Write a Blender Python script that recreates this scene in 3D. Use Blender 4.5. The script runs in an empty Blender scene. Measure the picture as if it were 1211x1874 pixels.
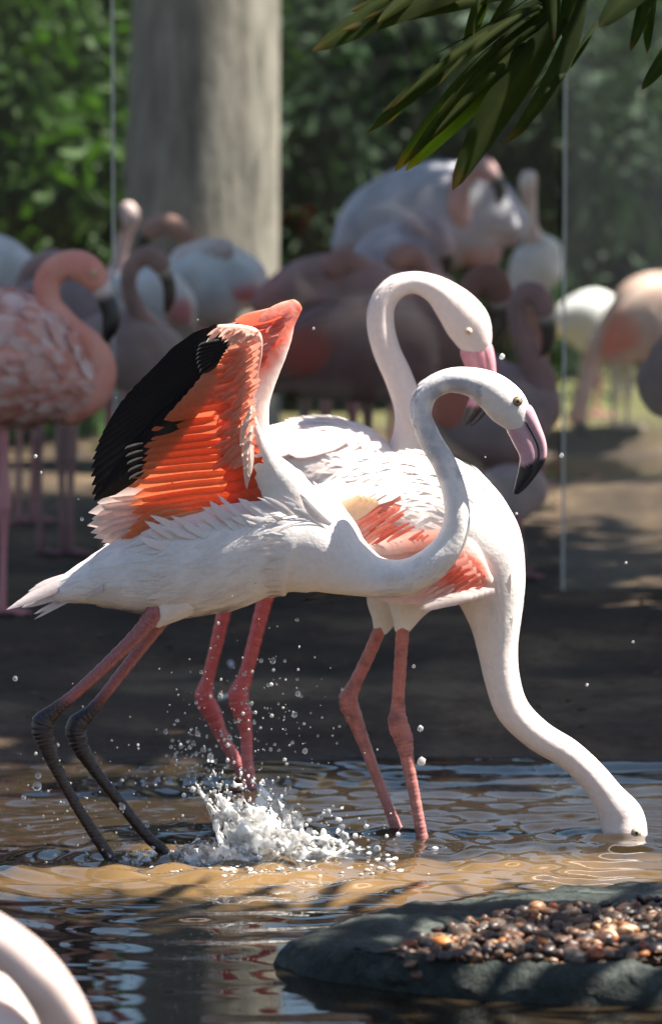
import bpy, bmesh, math, random
import numpy as np
from mathutils import Vector, noise as mn
R = math.radians
random.seed(7); rng = np.random.default_rng(7)
sc = bpy.context.scene
C = sc.collection
# ------------------------------------------------------------ camera
F = 8000.0; CH = 1.39; PITCH = math.atan(767 / F); CX, CY = 605.5, 937.0
cd = bpy.data.cameras.new('camera'); cam = bpy.data.objects.new('camera', cd); C.objects.link(cam)
cam.location = (0, 0, CH); cam.rotation_euler = (math.pi / 2 - PITCH, 0, 0)
cd.sensor_fit = 'HORIZONTAL'; cd.sensor_width = 24; cd.lens = F / 1211 * 24
cd.clip_end = 500; cd.dof.use_dof = True; cd.dof.focus_distance = 7.82; cd.dof.aperture_fstop = 4.0
sc.camera = cam
# ------------------------------------------------------------ sky, sun, exposure
S = Vector((0.50, 0.03, 0.85)).normalized()
w = bpy.data.worlds.new('World'); sc.world = w; w.use_nodes = True
nt = w.node_tree; nt.nodes.clear()
sky = nt.nodes.new('ShaderNodeTexSky'); sky.sky_type = 'NISHITA'; sky.sun_disc = False
sky.sun_elevation = math.asin(S.z); sky.sun_rotation = math.atan2(S.x, S.y)
bg = nt.nodes.new('ShaderNodeBackground'); bg.inputs[1].default_value = 0.05
wo = nt.nodes.new('ShaderNodeOutputWorld')
nt.links.new(sky.outputs[0], bg.inputs[0]); nt.links.new(bg.outputs[0], wo.inputs[0])
sl = bpy.data.lights.new('sun', 'SUN'); sl.energy = 5.0; sl.angle = R(0.5); sl.color = (1, 0.94, 0.84)
so = bpy.data.objects.new('sun', sl); C.objects.link(so); so.location = (5, 2, 9)
so.rotation_euler = S.to_track_quat('Z', 'Y').to_euler()
sc.view_settings.view_transform = 'Standard'; sc.view_settings.look = 'None'
sc.view_settings.exposure = 1.85; sc.view_settings.gamma = 1
try:
    sc.cycles.use_denoising = True; sc.cycles.caustics_refractive = False; sc.cycles.caustics_reflective = False
    sc.cycles.max_bounces = 8; sc.cycles.transparent_max_bounces = 16; sc.cycles.sample_clamp_indirect = 6
except Exception: pass

# ------------------------------------------------------------ helpers
cp, sp_ = math.cos(PITCH), math.sin(PITCH)
def P(px, py, Y):
    a = (px - CX) / F; b = (CY - py) / F
    ry = cp + b * sp_; rz = -sp_ + b * cp
    t = Y / ry
    return np.array((a * t, Y, CH + rz * t))
def G(px, py, z=0.0):
    a = (px - CX) / F; b = (CY - py) / F
    ry = cp + b * sp_; rz = -sp_ + b * cp
    t = (z - CH) / rz
    return np.array((a * t, ry * t, z))
def proj(x, y, z):
    f = y * cp - (z - CH) * sp_; u = y * sp_ + (z - CH) * cp
    return CX + F * x / f, CY - F * u / f
def K(Y): return Y / F

def tag(o, label=None, cat=None, group=None, kind=None):
    if label: o['label'] = label
    if cat: o['category'] = cat
    if group: o['group'] = group
    if kind: o['kind'] = kind
    return o
ORG = {}
def empty(name, loc, label, cat, group=None):
    o = bpy.data.objects.new(name, None); C.objects.link(o); o.location = [float(q) for q in loc]
    o.empty_display_size = .05
    ORG[o.name] = np.array(loc, float)
    return tag(o, label, cat, group)
def org(p): return ORG.get(p.name, np.zeros(3)) if p else np.zeros(3)
def mk(name, V, Fc, mat, parent=None, col=None, smooth=True, uv=None):
    V = np.asarray(V, float)
    o_ = org(parent)
    me = bpy.data.meshes.new(name)
    me.from_pydata((V - o_).tolist(), [], Fc if isinstance(Fc, list) else Fc.tolist())
    if col is not None:
        ca = me.color_attributes.new('Col', 'FLOAT_COLOR', 'POINT')
        c = np.ones((len(V), 4), np.float32); c[:, :3] = np.asarray(col)
        ca.data.foreach_set('color', c.ravel())
    if smooth: me.polygons.foreach_set('use_smooth', [True] * len(me.polygons))
    if mat: me.materials.append(mat)
    me.update()
    o = bpy.data.objects.new(name, me); C.objects.link(o)
    if parent: o.parent = parent; ORG[o.name] = o_
    return o
class Bag:                                   # collects geometry for ONE part
    def __init__(s): s.V = []; s.F = []; s.C = []; s.n = 0
    def add(s, V, Fc, col):
        V = np.asarray(V, float); s.V.append(V)
        s.F += [tuple(int(i) + s.n for i in f) for f in Fc]
        c = np.asarray(col, float)
        if c.ndim == 1: c = np.tile(c, (len(V), 1))
        s.C.append(c); s.n += len(V)
    def build(s, name, mat, parent=None, smooth=True):
        return mk(name, np.concatenate(s.V), s.F, mat, parent, np.concatenate(s.C), smooth)
def cr(p, n):                                # Catmull-Rom through rows
    p = np.asarray(p, float); q = np.vstack([2 * p[0] - p[1], p, 2 * p[-1] - p[-2]])
    out = []
    for i in range(1, len(q) - 2):
        d01 = max(np.linalg.norm(q[i][:2] - q[i-1][:2]), 1e-6) ** .5; d12 = max(np.linalg.norm(q[i+1][:2] - q[i][:2]), 1e-6) ** .5
        d23 = max(np.linalg.norm(q[i+2][:2] - q[i+1][:2]), 1e-6) ** .5
        t0, t1 = 0, d01; t2 = t1 + d12; t3 = t2 + d23
        for j in range(n):
            t = t1 + (t2 - t1) * j / n
            A1 = (t1-t)/(t1-t0)*q[i-1] + (t-t0)/(t1-t0)*q[i]; A2 = (t2-t)/(t2-t1)*q[i] + (t-t1)/(t2-t1)*q[i+1]; A3 = (t3-t)/(t3-t2)*q[i+1] + (t-t2)/(t3-t2)*q[i+2]
            B1 = (t2-t)/(t2-t0)*A1 + (t-t0)/(t2-t0)*A2; B2 = (t3-t)/(t3-t1)*A2 + (t-t1)/(t3-t1)*A3
            out.append((t2-t)/(t2-t1)*B1 + (t-t1)/(t2-t1)*B2)
    out.append(q[-2]); return np.array(out)
def loft(pts, Y, wid=.8, ns=24, sub=8, colfn=None, lump=0.0, lumpf=9., seed=0, rings=0.):
    """pts rows (px, py, r[, depth offset m[, width factor]]) -> V, F, Col, info"""
    rows = [(p[0], p[1], p[2], p[3] if len(p) > 3 else 0., p[4] if len(p) > 4 else wid) for p in pts]
    # rounded ends
    a, b = rows[0], rows[1]; z, y = rows[-1], rows[-2]
    def ext(e, i):
        d = np.array(e[:2], float) - np.array(i[:2], float); d /= max(np.linalg.norm(d), 1e-6)
        return [(e[0] + d[0]*e[2]*f, e[1] + d[1]*e[2]*f, e[2]*g, e[3], e[4]) for f, g in ((.35, .8), (.55, .5), (.64, .12))]
    rows = ext(a, b)[::-1] + rows + ext(z, y)
    q = cr(rows, sub)
    n = len(q)
    pos = np.array([P(r[0], r[1], Y + r[3]) for r in q])
    tan = np.gradient(pos, axis=0); tan /= np.linalg.norm(tan, axis=1)[:, None] + 1e-12
    side0 = np.array((0, 1., 0))
    nn = np.cross(tan, side0); nn /= np.linalg.norm(nn, axis=1)[:, None] + 1e-12
    sd = np.cross(nn, tan)
    th = np.linspace(0, 2*np.pi, ns, endpoint=False)
    rad = np.maximum(q[:, 2], .3) * K(Y)
    if rings:
        al = np.concatenate([[0], np.cumsum(np.linalg.norm(np.diff(q[:, :2], axis=0), axis=1))]); rad = rad*(1 - rings*np.maximum(0, np.cos(al*2*np.pi/8.5))**3 + .03*np.sin(al*.31) + .02*np.sin(al*.83))
    V = pos[:, None, :] + (np.cos(th)[None, :, None] * nn[:, None, :] * rad[:, None, None]
        + np.sin(th)[None, :, None] * sd[:, None, :] * (rad * q[:, 4])[:, None, None])
    if lump:
        for i in range(n):
            for j in range(ns):
                v = Vector(V[i, j]) * lumpf + Vector((seed, 0, 0))
                k_ = 1 + lump * mn.fractal(v, 1, 2, 3)
                V[i, j] = pos[i] + (V[i, j] - pos[i]) * k_
    Fc = []
    for i in range(n - 1):
        for j in range(ns):
            k2 = (j + 1) % ns
            Fc.append((i*ns + j, i*ns + k2, (i+1)*ns + k2, (i+1)*ns + j))
    Fc.append(tuple(range(ns))[::-1]); Fc.append(tuple((n-1)*ns + j for j in range(ns)))
    VV = V.reshape(-1, 3)
    u = np.repeat(np.linspace(0, 1, n), ns)
    pxs = np.repeat(q[:, 0], ns); pys = np.repeat(q[:, 1], ns)
    if callable(colfn):
        vp = np.array([proj(*v) for v in VV])
        col = np.array([colfn(u[i], vp[i, 0], vp[i, 1], VV[i]) for i in range(len(VV))])
    else: col = np.tile(np.array(colfn if colfn is not None else (.8, .8, .8)), (len(VV), 1))
    return VV, Fc, col, (V, pos, tan, nn, sd, rad)
def mixc(a, b, t):
    t = min(max(t, 0), 1); return tuple(a[i]*(1-t) + b[i]*t for i in range(3))
def sstep(a, b, x):
    t = min(max((x - a) / (b - a), 0), 1); return t*t*(3-2*t)
def feather_geo(root, tip, width, nrm, bend=0., camber=.18, arch=0., pointed=.0, colfn=(.8, .8, .8), nl=9, nw=4):
    root = np.asarray(root, float); tip = np.asarray(tip, float); ax = tip - root; L = np.linalg.norm(ax); d = ax / L
    s = np.cross(d, nrm); s /= np.linalg.norm(s); n = np.cross(s, d)
    V = []; Cc = []
    for i in range(nl + 1):
        t = i / nl
        p = (.5 + .5 * sstep(0, .35, t))
        t0 = .62 - .3 * pointed
        if t > t0:
            q = (t - t0) / (1 - t0); p *= (max(1 - q * q, 0)) ** .5 * (1 - pointed) + (1 - q) * pointed
        wv = max(width * .5 * p, width * .02)
        c = root + ax * t + s * bend * L * 4 * t * (1 - t) + n * arch * L * 4 * t * (1 - t)
        for j in range(nw + 1):
            a = 2 * j / nw - 1
            V.append(c + s * a * wv - n * camber * wv * a * a)
            Cc.append(colfn(t, a) if callable(colfn) else colfn)
    Fc = [(i*(nw+1)+j, i*(nw+1)+j+1, (i+1)*(nw+1)+j+1, (i+1)*(nw+1)+j) for i in range(nl) for j in range(nw)]
    return V, Fc, Cc
def feather(parent, root, tip, width, mat, nrm=(0, -1, .25), name='feather', **k):
    V, Fc, Cc = feather_geo(root, tip, width, np.array(nrm, float), **k)
    return mk(name, V, Fc, mat, parent, Cc)
def sphere_geo(c, r, n=10, m=6, sc3=(1, 1, 1)):
    V = []; Fc = []
    for i in range(m + 1):
        ph = math.pi * i / m
        for j in range(n):
            th = 2 * math.pi * j / n
            V.append((c[0] + r*sc3[0]*math.sin(ph)*math.cos(th), c[1] + r*sc3[1]*math.sin(ph)*math.sin(th), c[2] + r*sc3[2]*math.cos(ph)))
    for i in range(m):
        for j in range(n): Fc.append((i*n+j, (i+1)*n+j, (i+1)*n+(j+1) % n, i*n+(j+1) % n))
    return V, Fc
def tube_geo(pts, radii, ns=10):
    pts = [np.array(p, float) for p in pts]; n = len(pts); V = []; Fc = []
    for i in range(n):
        t = pts[min(i+1, n-1)] - pts[max(i-1, 0)]; t /= np.linalg.norm(t) + 1e-9
        a = np.array((1., 0, 0)) if abs(t[0]) < .8 else np.array((0, 1., 0))
        s = np.cross(t, a); s /= np.linalg.norm(s); q = np.cross(t, s)
        for j in range(ns):
            th = 2*math.pi*j/ns
            V.append(pts[i] + radii[i]*(math.cos(th)*s + math.sin(th)*q))
    for i in range(n-1):
        for j in range(ns): Fc.append((i*ns+j, i*ns+(j+1) % ns, (i+1)*ns+(j+1) % ns, (i+1)*ns+j))
    Fc.append(tuple(range(ns))[::-1]); Fc.append(tuple((n-1)*ns+j for j in range(ns)))
    return V, Fc

# ------------------------------------------------------------ materials
class N:
    def __init__(s, name):
        s.m = bpy.data.materials.new(name); s.m.use_nodes = True; s.t = s.m.node_tree; s.t.nodes.clear()
        s.out = s.new('ShaderNodeOutputMaterial')
    def new(s, ty, **kw):
        n = s.t.nodes.new(ty)
        for k_, v in kw.items(): setattr(n, k_, v)
        return n
    def ln(s, a, b): s.t.links.new(a, b)
    def noise(s, scale, detail=4, rough=.55, vec=None):
        n = s.new('ShaderNodeTexNoise'); n.inputs['Scale'].default_value = scale; n.inputs['Detail'].default_value = detail; n.inputs['Roughness'].default_value = rough
        if vec is not None: s.ln(vec, n.inputs['Vector'])
        return n
    def ramp(s, fac, stops):
        r = s.new('ShaderNodeValToRGB'); e = r.color_ramp.elements
        while len(e) < len(stops): e.new(.5)
        for i, (p, c) in enumerate(stops): e[i].position = p; e[i].color = (*c, 1) if len(c) == 3 else c
        s.ln(fac, r.inputs[0]); return r
    def mix(s, fac, a, b, mode='MIX'):
        m = s.new('ShaderNodeMix', data_type='RGBA', blend_type=mode)
        if isinstance(fac, (int, float)): m.inputs[0].default_value = fac
        else: s.ln(fac, m.inputs[0])
        for v, i in ((a, 6), (b, 7)):
            if isinstance(v, tuple): m.inputs[i].default_value = (*v, 1)
            else: s.ln(v, m.inputs[i])
        return m.outputs[2]
    def pos(s):
        return s.new('ShaderNodeNewGeometry').outputs['Position']
    def bump(s, h, strength, dist):
        b = s.new('ShaderNodeBump'); b.inputs['Strength'].default_value = strength; b.inputs['Distance'].default_value = dist
        s.ln(h, b.inputs['Height']); return b.outputs[0]
    def pr(s, base, rough=.6, nrm=None, spec=.5, **kw):
        p = s.new('ShaderNodeBsdfPrincipled')
        if isinstance(base, tuple): p.inputs['Base Color'].default_value = (*base, 1)
        else: s.ln(base, p.inputs['Base Color'])
        if isinstance(rough, (int, float)): p.inputs['Roughness'].default_value = rough
        else: s.ln(rough, p.inputs['Roughness'])
        p.inputs['Specular IOR Level'].default_value = spec
        if nrm is not None: s.ln(nrm, p.inputs['Normal'])
        for k_, v in kw.items(): p.inputs[k_.replace('_', ' ')].default_value = v
        return p.outputs[0]
    def done(s, sh): s.ln(sh, s.out.inputs[0]); return s.m
def colmat(name, rough=.75, trans=0., sss=0., spec=.25, nscale=60, var=.12, bstr=.3, bdist=.002, stretch=None):
    g = N(name); a = g.new('ShaderNodeAttribute'); a.attribute_name = 'Col'
    vec = g.pos()
    if stretch:
        mp = g.new('ShaderNodeMapping'); mp.inputs['Scale'].default_value = stretch; g.ln(vec, mp.inputs[0]); vec = mp.outputs[0]
    n = g.noise(nscale, 5, .6, vec)
    r = g.ramp(n.outputs[0], [(.3, (1-2*var,)*3), (.7, (1+.0*var,)*3)])
    c = g.mix(1.0, a.outputs['Color'], r.outputs[0], 'MULTIPLY')
    kw = {}
    if sss: kw = dict(Subsurface_Weight=sss, Subsurface_Scale=.012, Subsurface_Radius=(1, .55, .45))
    p = g.pr(c, rough, g.bump(n.outputs[0], bstr, bdist), spec, **kw)
    if trans:
        t = g.new('ShaderNodeBsdfTranslucent'); g.ln(c, t.inputs[0])
        m = g.new('ShaderNodeMixShader'); m.inputs[0].default_value = trans; g.ln(p, m.inputs[1]); g.ln(t.outputs[0], m.inputs[2]); p = m.outputs[0]
    return g.done(p)
M = {}
M['plumage'] = colmat('plumage', .8, 0, .18, .15, 90, .05, .35, .003, (1, 1, 1))
M['feather'] = colmat('feather_vane', .7, .42, 0, .2, 120, .06, .25, .0015)
M['down'] = colmat('down_feather', .85, .08, 0, .12, 140, .05, .2, .001)
M['black_feather'] = colmat('black_feather', .34, .0, 0, .4, 160, .2, .4, .001)
M['skin'] = colmat('leg_skin', .36, 0, .05, .5, 220, .16, .6, .0015)
M['bill'] = colmat('bill_horn', .3, 0, .05, .5, 90, .1, .15, .001)
M['eye'] = colmat('eye', .08, 0, 0, .6, 50, .02, 0, .001)
def leafmat(name, base, var, tr, rough=.6, attr=False):
    g = N(name); n = g.noise(2.2, 3, .6, g.pos()); n2 = g.noise(25, 2, .5, g.pos())
    r = g.ramp(n.outputs[0], [(.3, base), (.7, var)])
    c = g.mix(.35, r.outputs[0], g.ramp(n2.outputs[0], [(.35, (.35, .4, .3)), (.65, (1, 1, .9))]).outputs[0], 'MULTIPLY')
    if attr:
        at = g.new('ShaderNodeAttribute'); at.attribute_name = 'Col'; c = g.mix(1., c, at.outputs['Color'], 'MULTIPLY')
    p = g.pr(c, rough, None, .22); t = g.new('ShaderNodeBsdfTranslucent')
    g.ln(g.mix(1., c, (1.4, 1.6, .5), 'MULTIPLY'), t.inputs[0])
    m = g.new('ShaderNodeMixShader'); m.inputs[0].default_value = tr; g.ln(p, m.inputs[1]); g.ln(t.outputs[0], m.inputs[2])
    return g.done(m.outputs[0])
M['leaf'] = leafmat('leaf', (.024, .06, .011), (.055, .115, .02), .35)
M['leaf_dark'] = leafmat('leaf_dark', (.012, .030, .012), (.026, .058, .022), .2)
M['palm'] = leafmat('palm_leaflet', (.013, .026, .004), (.036, .05, .007), .55, .8, True)
def barkmat():
    g = N('bark'); mp = g.new('ShaderNodeMapping'); mp.inputs['Scale'].default_value = (1, 1, .25); g.ln(g.pos(), mp.inputs[0])
    n = g.noise(14, 6, .65, mp.outputs[0]); r = g.ramp(n.outputs[0], [(.3, (.10, .09, .08)), (.55, (.22, .2, .17)), (.75, (.33, .30, .26))])
    return g.done(g.pr(r.outputs[0], .9, g.bump(n.outputs[0], .8, .02), .2))
M['bark'] = barkmat()
def groundmat():
    g = N('earth'); n = g.noise(1.6, 6, .65, g.pos()); n2 = g.noise(38, 6, .7, g.pos()); n3 = g.noise(.5, 2, .5, g.pos())
    r = g.ramp(n.outputs[0], [(.34, (.035, .023, .015)), (.5, (.085, .055, .034)), (.64, (.2, .135, .08))])
    c = g.mix(.6, r.outputs[0], g.ramp(n2.outputs[0], [(.3, (.3, .28, .26)), (.6, (1, 1, 1))]).outputs[0], 'MULTIPLY')
    sep = g.new('ShaderNodeSeparateXYZ'); g.ln(g.pos(), sep.inputs[0])
    # grass beyond the second pond
    mr = g.new('ShaderNodeMapRange'); mr.inputs[1].default_value = 16.8; mr.inputs[2].default_value = 17.6; g.ln(sep.outputs[1], mr.inputs[0])
    gr = g.ramp(n2.outputs[0], [(.3, (.09, .11, .03)), (.7, (.22, .22, .08))])
    mm = g.new('ShaderNodeMath', operation='MULTIPLY'); g.ln(mr.outputs[0], mm.inputs[0])
    n4 = g.ramp(n3.outputs[0], [(.35, (.35,)*3), (.6, (1,)*3)]); g.ln(n4.outputs[0], mm.inputs[1])
    c = g.mix(mm.outputs[0], c, gr.outputs[0])
    rr = g.new('ShaderNodeMapRange'); rr.inputs[1].default_value = .0; rr.inputs[2].default_value = .035; rr.inputs[3].default_value = .3; rr.inputs[4].default_value = .9; g.ln(sep.outputs[2], rr.inputs[0])
    return g.done(g.pr(c, rr.outputs[0], g.bump(n2.outputs[0], .7, .02), .3))
M['earth'] = groundmat()
def watermat():
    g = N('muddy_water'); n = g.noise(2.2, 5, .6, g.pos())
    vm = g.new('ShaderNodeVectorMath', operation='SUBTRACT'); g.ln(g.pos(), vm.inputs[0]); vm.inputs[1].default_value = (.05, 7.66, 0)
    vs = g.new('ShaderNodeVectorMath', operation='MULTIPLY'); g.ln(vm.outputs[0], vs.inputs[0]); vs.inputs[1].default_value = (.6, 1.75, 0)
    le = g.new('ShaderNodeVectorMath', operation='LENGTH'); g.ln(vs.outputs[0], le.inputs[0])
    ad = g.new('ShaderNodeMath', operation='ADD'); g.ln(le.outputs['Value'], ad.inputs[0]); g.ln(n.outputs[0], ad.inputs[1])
    r = g.ramp(ad.outputs[0], [(.55, (.165, .10, .042)), (.85, (.10, .062, .027)), (1., (.022, .0155, .009))])   # mud colour, sunlit band painted in lighter, dark water beyond
    ma = g.new('ShaderNodeMapping'); ma.inputs['Scale'].default_value = (9, 55, 1); g.ln(g.pos(), ma.inputs[0])
    n2 = g.noise(1., 3, .5, ma.outputs[0])
    p = g.new('ShaderNodeBsdfPrincipled'); g.ln(r.outputs[0], p.inputs['Base Color']); p.inputs['Roughness'].default_value = .015; p.inputs['IOR'].default_value = 1.45
    p.inputs['Specular IOR Level'].default_value = .75
    g.ln(g.bump(n2.outputs[0], .06, .002), p.inputs['Normal'])
    return g.done(p.outputs[0])
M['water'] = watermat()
def stonemat():
    g = N('mossy_stone'); n = g.noise(7, 6, .65, g.pos()); n2 = g.noise(70, 5, .7, g.pos())
    r = g.ramp(n.outputs[0], [(.32, (.010, .014, .012)), (.5, (.034, .044, .038)), (.7, (.12, .135, .12))])
    c = g.mix(.55, r.outputs[0], g.ramp(n2.outputs[0], [(.3, (.25, .28, .25)), (.62, (1, 1, 1))]).outputs[0], 'MULTIPLY')
    return g.done(g.pr(c, .6, g.bump(n2.outputs[0], 1., .012), .3))
M['stone'] = stonemat()
M['pebble'] = colmat('pebble', .40, 0, 0, .5, 150, .28, .5, .003)
M['kerb'] = (lambda g: g.done(g.pr(g.ramp(g.noise(9, 6, .7, g.pos()).outputs[0], [(.3, (.12, .11, .10)), (.7, (.27, .25, .22))]).outputs[0], .9, None, .2)))(N('concrete_kerb'))
M['strip'] = (lambda g: g.done(g.pr((.5, .5, .46), .35, None, .5)))(N('joint_strip'))
def glassmat(d0=.004, d1=.03, nm='clear_acrylic'):
    g = N(nm); tr = g.new('ShaderNodeBsdfTransparent'); tr.inputs[0].default_value = (.93, .95, .94, 1)
    gl = g.new('ShaderNodeBsdfGlossy'); gl.inputs[1].default_value = .02
    lw = g.new('ShaderNodeFresnel'); lw.inputs[0].default_value = 1.25
    m1 = g.new('ShaderNodeMixShader'); g.ln(lw.outputs[0], m1.inputs[0]); g.ln(tr.outputs[0], m1.inputs[1]); g.ln(gl.outputs[0], m1.inputs[2])
    du = g.new('ShaderNodeBsdfDiffuse'); du.inputs[0].default_value = (.55, .53, .48, 1)
    tl = g.new('ShaderNodeBsdfTranslucent'); tl.inputs[0].default_value = (.6, .58, .52, 1)
    md = g.new('ShaderNodeMixShader'); md.inputs[0].default_value = .6; g.ln(du.outputs[0], md.inputs[1]); g.ln(tl.outputs[0], md.inputs[2])
    mp = g.new('ShaderNodeMapping'); mp.inputs['Scale'].default_value = (1, 1, .35); g.ln(g.pos(), mp.inputs[0])
    n = g.noise(5, 6, .65, mp.outputs[0]); r = g.ramp(n.outputs[0], [(.35, (d0,)*3), (.75, (d1,)*3)])
    m2 = g.new('ShaderNodeMixShader'); g.ln(r.outputs[0], m2.inputs[0]); g.ln(m1.outputs[0], m2.inputs[1]); g.ln(md.outputs[0], m2.inputs[2])
    return g.done(m2.outputs[0])
M['glass'] = glassmat(); M['dusty_glass'] = glassmat(.07, .22, 'dusty_acrylic')
def splashmat(name, white):
    g = N(name); gl = g.new('ShaderNodeBsdfGlass'); gl.inputs['IOR'].default_value = 1.33; gl.inputs['Roughness'].default_value = .0
    gl.inputs['Color'].default_value = (.97, .96, .94, 1)
    d2 = g.pr((.93, .91, .88), .12, None, .6, Subsurface_Weight=.6, Subsurface_Scale=.02, Subsurface_Radius=(1, 1, 1))
    m = g.new('ShaderNodeMixShader'); n = g.noise(34, 4, .6, g.pos())
    r = g.ramp(n.outputs[0], [(.38, (white*.25,)*3), (.6, (min(1, white*1.6),)*3)]); g.ln(r.outputs[0], m.inputs[0])
    g.ln(gl.outputs[0], m.inputs[1]); g.ln(d2, m.inputs[2]); return g.done(m.outputs[0])
M['splash'] = splashmat('splash_water', .6)
M['drop'] = splashmat('water_drop', .25)

# ------------------------------------------------------------ ground, water
def nonuni(a, b, lo, hi, n_in, n_out):
    return np.unique(np.concatenate([np.linspace(lo, a, n_out), np.linspace(a, b, n_in), np.linspace(b, hi, n_out)]))
def grid_faces(nx, ny):
    i = np.arange(ny - 1)[:, None] * nx + np.arange(nx - 1)[None, :]
    return np.stack([i, i + 1, i + nx + 1, i + nx], -1).reshape(-1, 4)
def sines(X, Y_, lams, amp, seed):
    r = np.random.default_rng(seed); h = np.zeros_like(X)
    for l in lams:
        for _ in range(3):
            a = r.uniform(0, 2*np.pi); h += amp * l * np.sin(2*np.pi/l*(X*np.cos(a) + Y_*np.sin(a)) + r.uniform(0, 6.28))
    return h
def smooth01(x): x = np.clip(x, 0, 1); return x*x*(3-2*x)
gx = nonuni(-3, 3, -60, 60, 150, 16); gy = np.unique(np.concatenate([np.linspace(-25, 6, 12), np.linspace(6, 19, 240), np.linspace(19, 90, 50)]))
X, Yg = np.meshgrid(gx, gy)
shore = 8.98 + .05*np.sin(X*3.1 + .6) + .03*np.sin(X*7.7)
h = -.16 + .20*smooth01((Yg - shore + .28)/.5) + .05*smooth01((Yg-9.6)/2)
h += sines(X, Yg, (.23, .5, 1.1), .006, 3)*smooth01((Yg - 9.1)/.6)
pond2 = smooth01((Yg-14.8)/.4)*smooth01((17.0 - Yg)/.5)*smooth01((X-.55)/.4)
h = h*(1-pond2) - .1*pond2
h += .09*np.exp(-((X-1.0)/.5)**2 - ((Yg-13.6)/.5)**2)
h += 9*smooth01((Yg-34)/50)
# the basin of the pond ends behind the viewer as well
h = np.where(Yg < 2, np.maximum(h, .1*smooth01((2-Yg)/1.5) - .16*(1-smooth01((2-Yg)/1.5))), h)
def ground_z(x, y):
    i = min(max(np.searchsorted(gy, y), 1), len(gy)-1); j = min(max(np.searchsorted(gx, x), 1), len(gx)-1)
    return float(h[i, j])
ground = mk('ground', np.stack([X, Yg, h], -1).reshape(-1, 3), grid_faces(len(gx), len(gy)), M['earth'])
tag(ground, 'brown trodden earth bank around the pond', None, None, 'structure')
wx = np.unique(np.concatenate([np.linspace(-30, -1.5, 10), np.linspace(-1.5, 1.5, 380), np.linspace(1.5, 30, 10)]))
wy = np.unique(np.concatenate([np.linspace(-8, 5.2, 10), np.linspace(5.2, 9.5, 620), np.linspace(9.5, 18, 60)]))
X, Yw = np.meshgrid(wx, wy)
def crests(lams, amp, seed, spread):
    r = np.random.default_rng(seed); q = np.zeros_like(X)
    for l in lams:
        for _ in range(4):
            a = np.pi/2 + r.normal()*spread; lw = l*r.uniform(.8, 1.25)
            q += amp*lw*np.sin(2*np.pi/lw*(X*np.cos(a) + Yw*np.sin(a)) + r.uniform(0, 6.28) + 1.5*np.sin(X*r.uniform(1, 4) + r.uniform(0, 6)))
    return q
calm = .035 + .965*smooth01((Yw-7.15)/.5)
H = crests((.30, .17, .12), .0024, 11, .13)*calm*(1 + .9*smooth01((Yw-8.15)/.3)) + crests((.085, .06, .042), .0026, 12, .16)*calm*(.6 + .4*np.sin(X*2.3 + Yw*1.7))
def ring(px, py, amp, lam, dec, ph=0):
    c = G(px, py); d = np.hypot(X-c[0], Yw-c[1])
    return amp*np.sin(2*np.pi*d/lam + ph)*np.exp(-d/dec)*smooth01(d/.04)
for a in ((470, 1575, .0055, .13, .42, 0), (220, 1580, .004, .09, .3, 1), (305, 1562, .004, .08, .3, 2), (455, 1432, .003, .08, .35, 0), (728, 1530, .0025, .07, .25, 1), (775, 1553, .0025, .065, .25, 0), (1147, 1548, .0045, .085, .33, 0)):
    H += ring(*a)
dense = (np.abs(X) < 1.45) & (Yw > 5.3) & (Yw < 9.4)
H = np.where(dense, H, 0)
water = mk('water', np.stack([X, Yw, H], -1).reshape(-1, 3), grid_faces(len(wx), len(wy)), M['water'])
tag(water, 'muddy brown rippled pond water', None, None, 'structure')

# ------------------------------------------------------------ glass screen panels with kerb
GY = 11.45
def box(x0, x1, y0, y1, z0, z1):
    V = [(x, y, z) for x in (x0, x1) for y in (y0, y1) for z in (z0, z1)]
    return V, [(0, 1, 3, 2), (4, 6, 7, 5), (0, 4, 5, 1), (2, 3, 7, 6), (0, 2, 6, 4), (1, 5, 7, 3)]
def gxp(px, Y=GY): return (px - CX)/F*Y
xs = [(-3.2, gxp(199) - .004, 'clear screen panel behind the pink flamingo with lowered black bill'), (gxp(203) + .004, gxp(1022) - .004, 'wide clear screen panel behind the three white flamingos'), (gxp(1027) + .004, 3.2, 'dusty clear screen panel in front of the far sunlit flamingos')]
for x0, x1, lb in xs:
    e = empty('screen_panel', ((x0+x1)/2, GY, .06), lb, 'panel', 'clear screen panels along the bank')
    V, Fc = box(x0, x1, GY - .005, GY + .005, .07, 2.6); mk('pane', V, Fc, M['dusty_glass' if x0 > .3 else 'glass'], e, smooth=False)
    V, Fc = box(x0, x1, GY - .02, GY + .02, .0, .075); mk('base_rail', V, Fc, M['kerb'], e, smooth=False)
    for xx, sgn in ((x0, 1), (x1, -1)):
        if abs(xx) < 3 and sgn > 0:
            V, Fc = box(min(xx, xx + sgn*.006), max(xx, xx + sgn*.006), GY - .009, GY + .009, .076, 2.6); mk('edge_strip', V, Fc, M['strip'], e, smooth=False)

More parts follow.
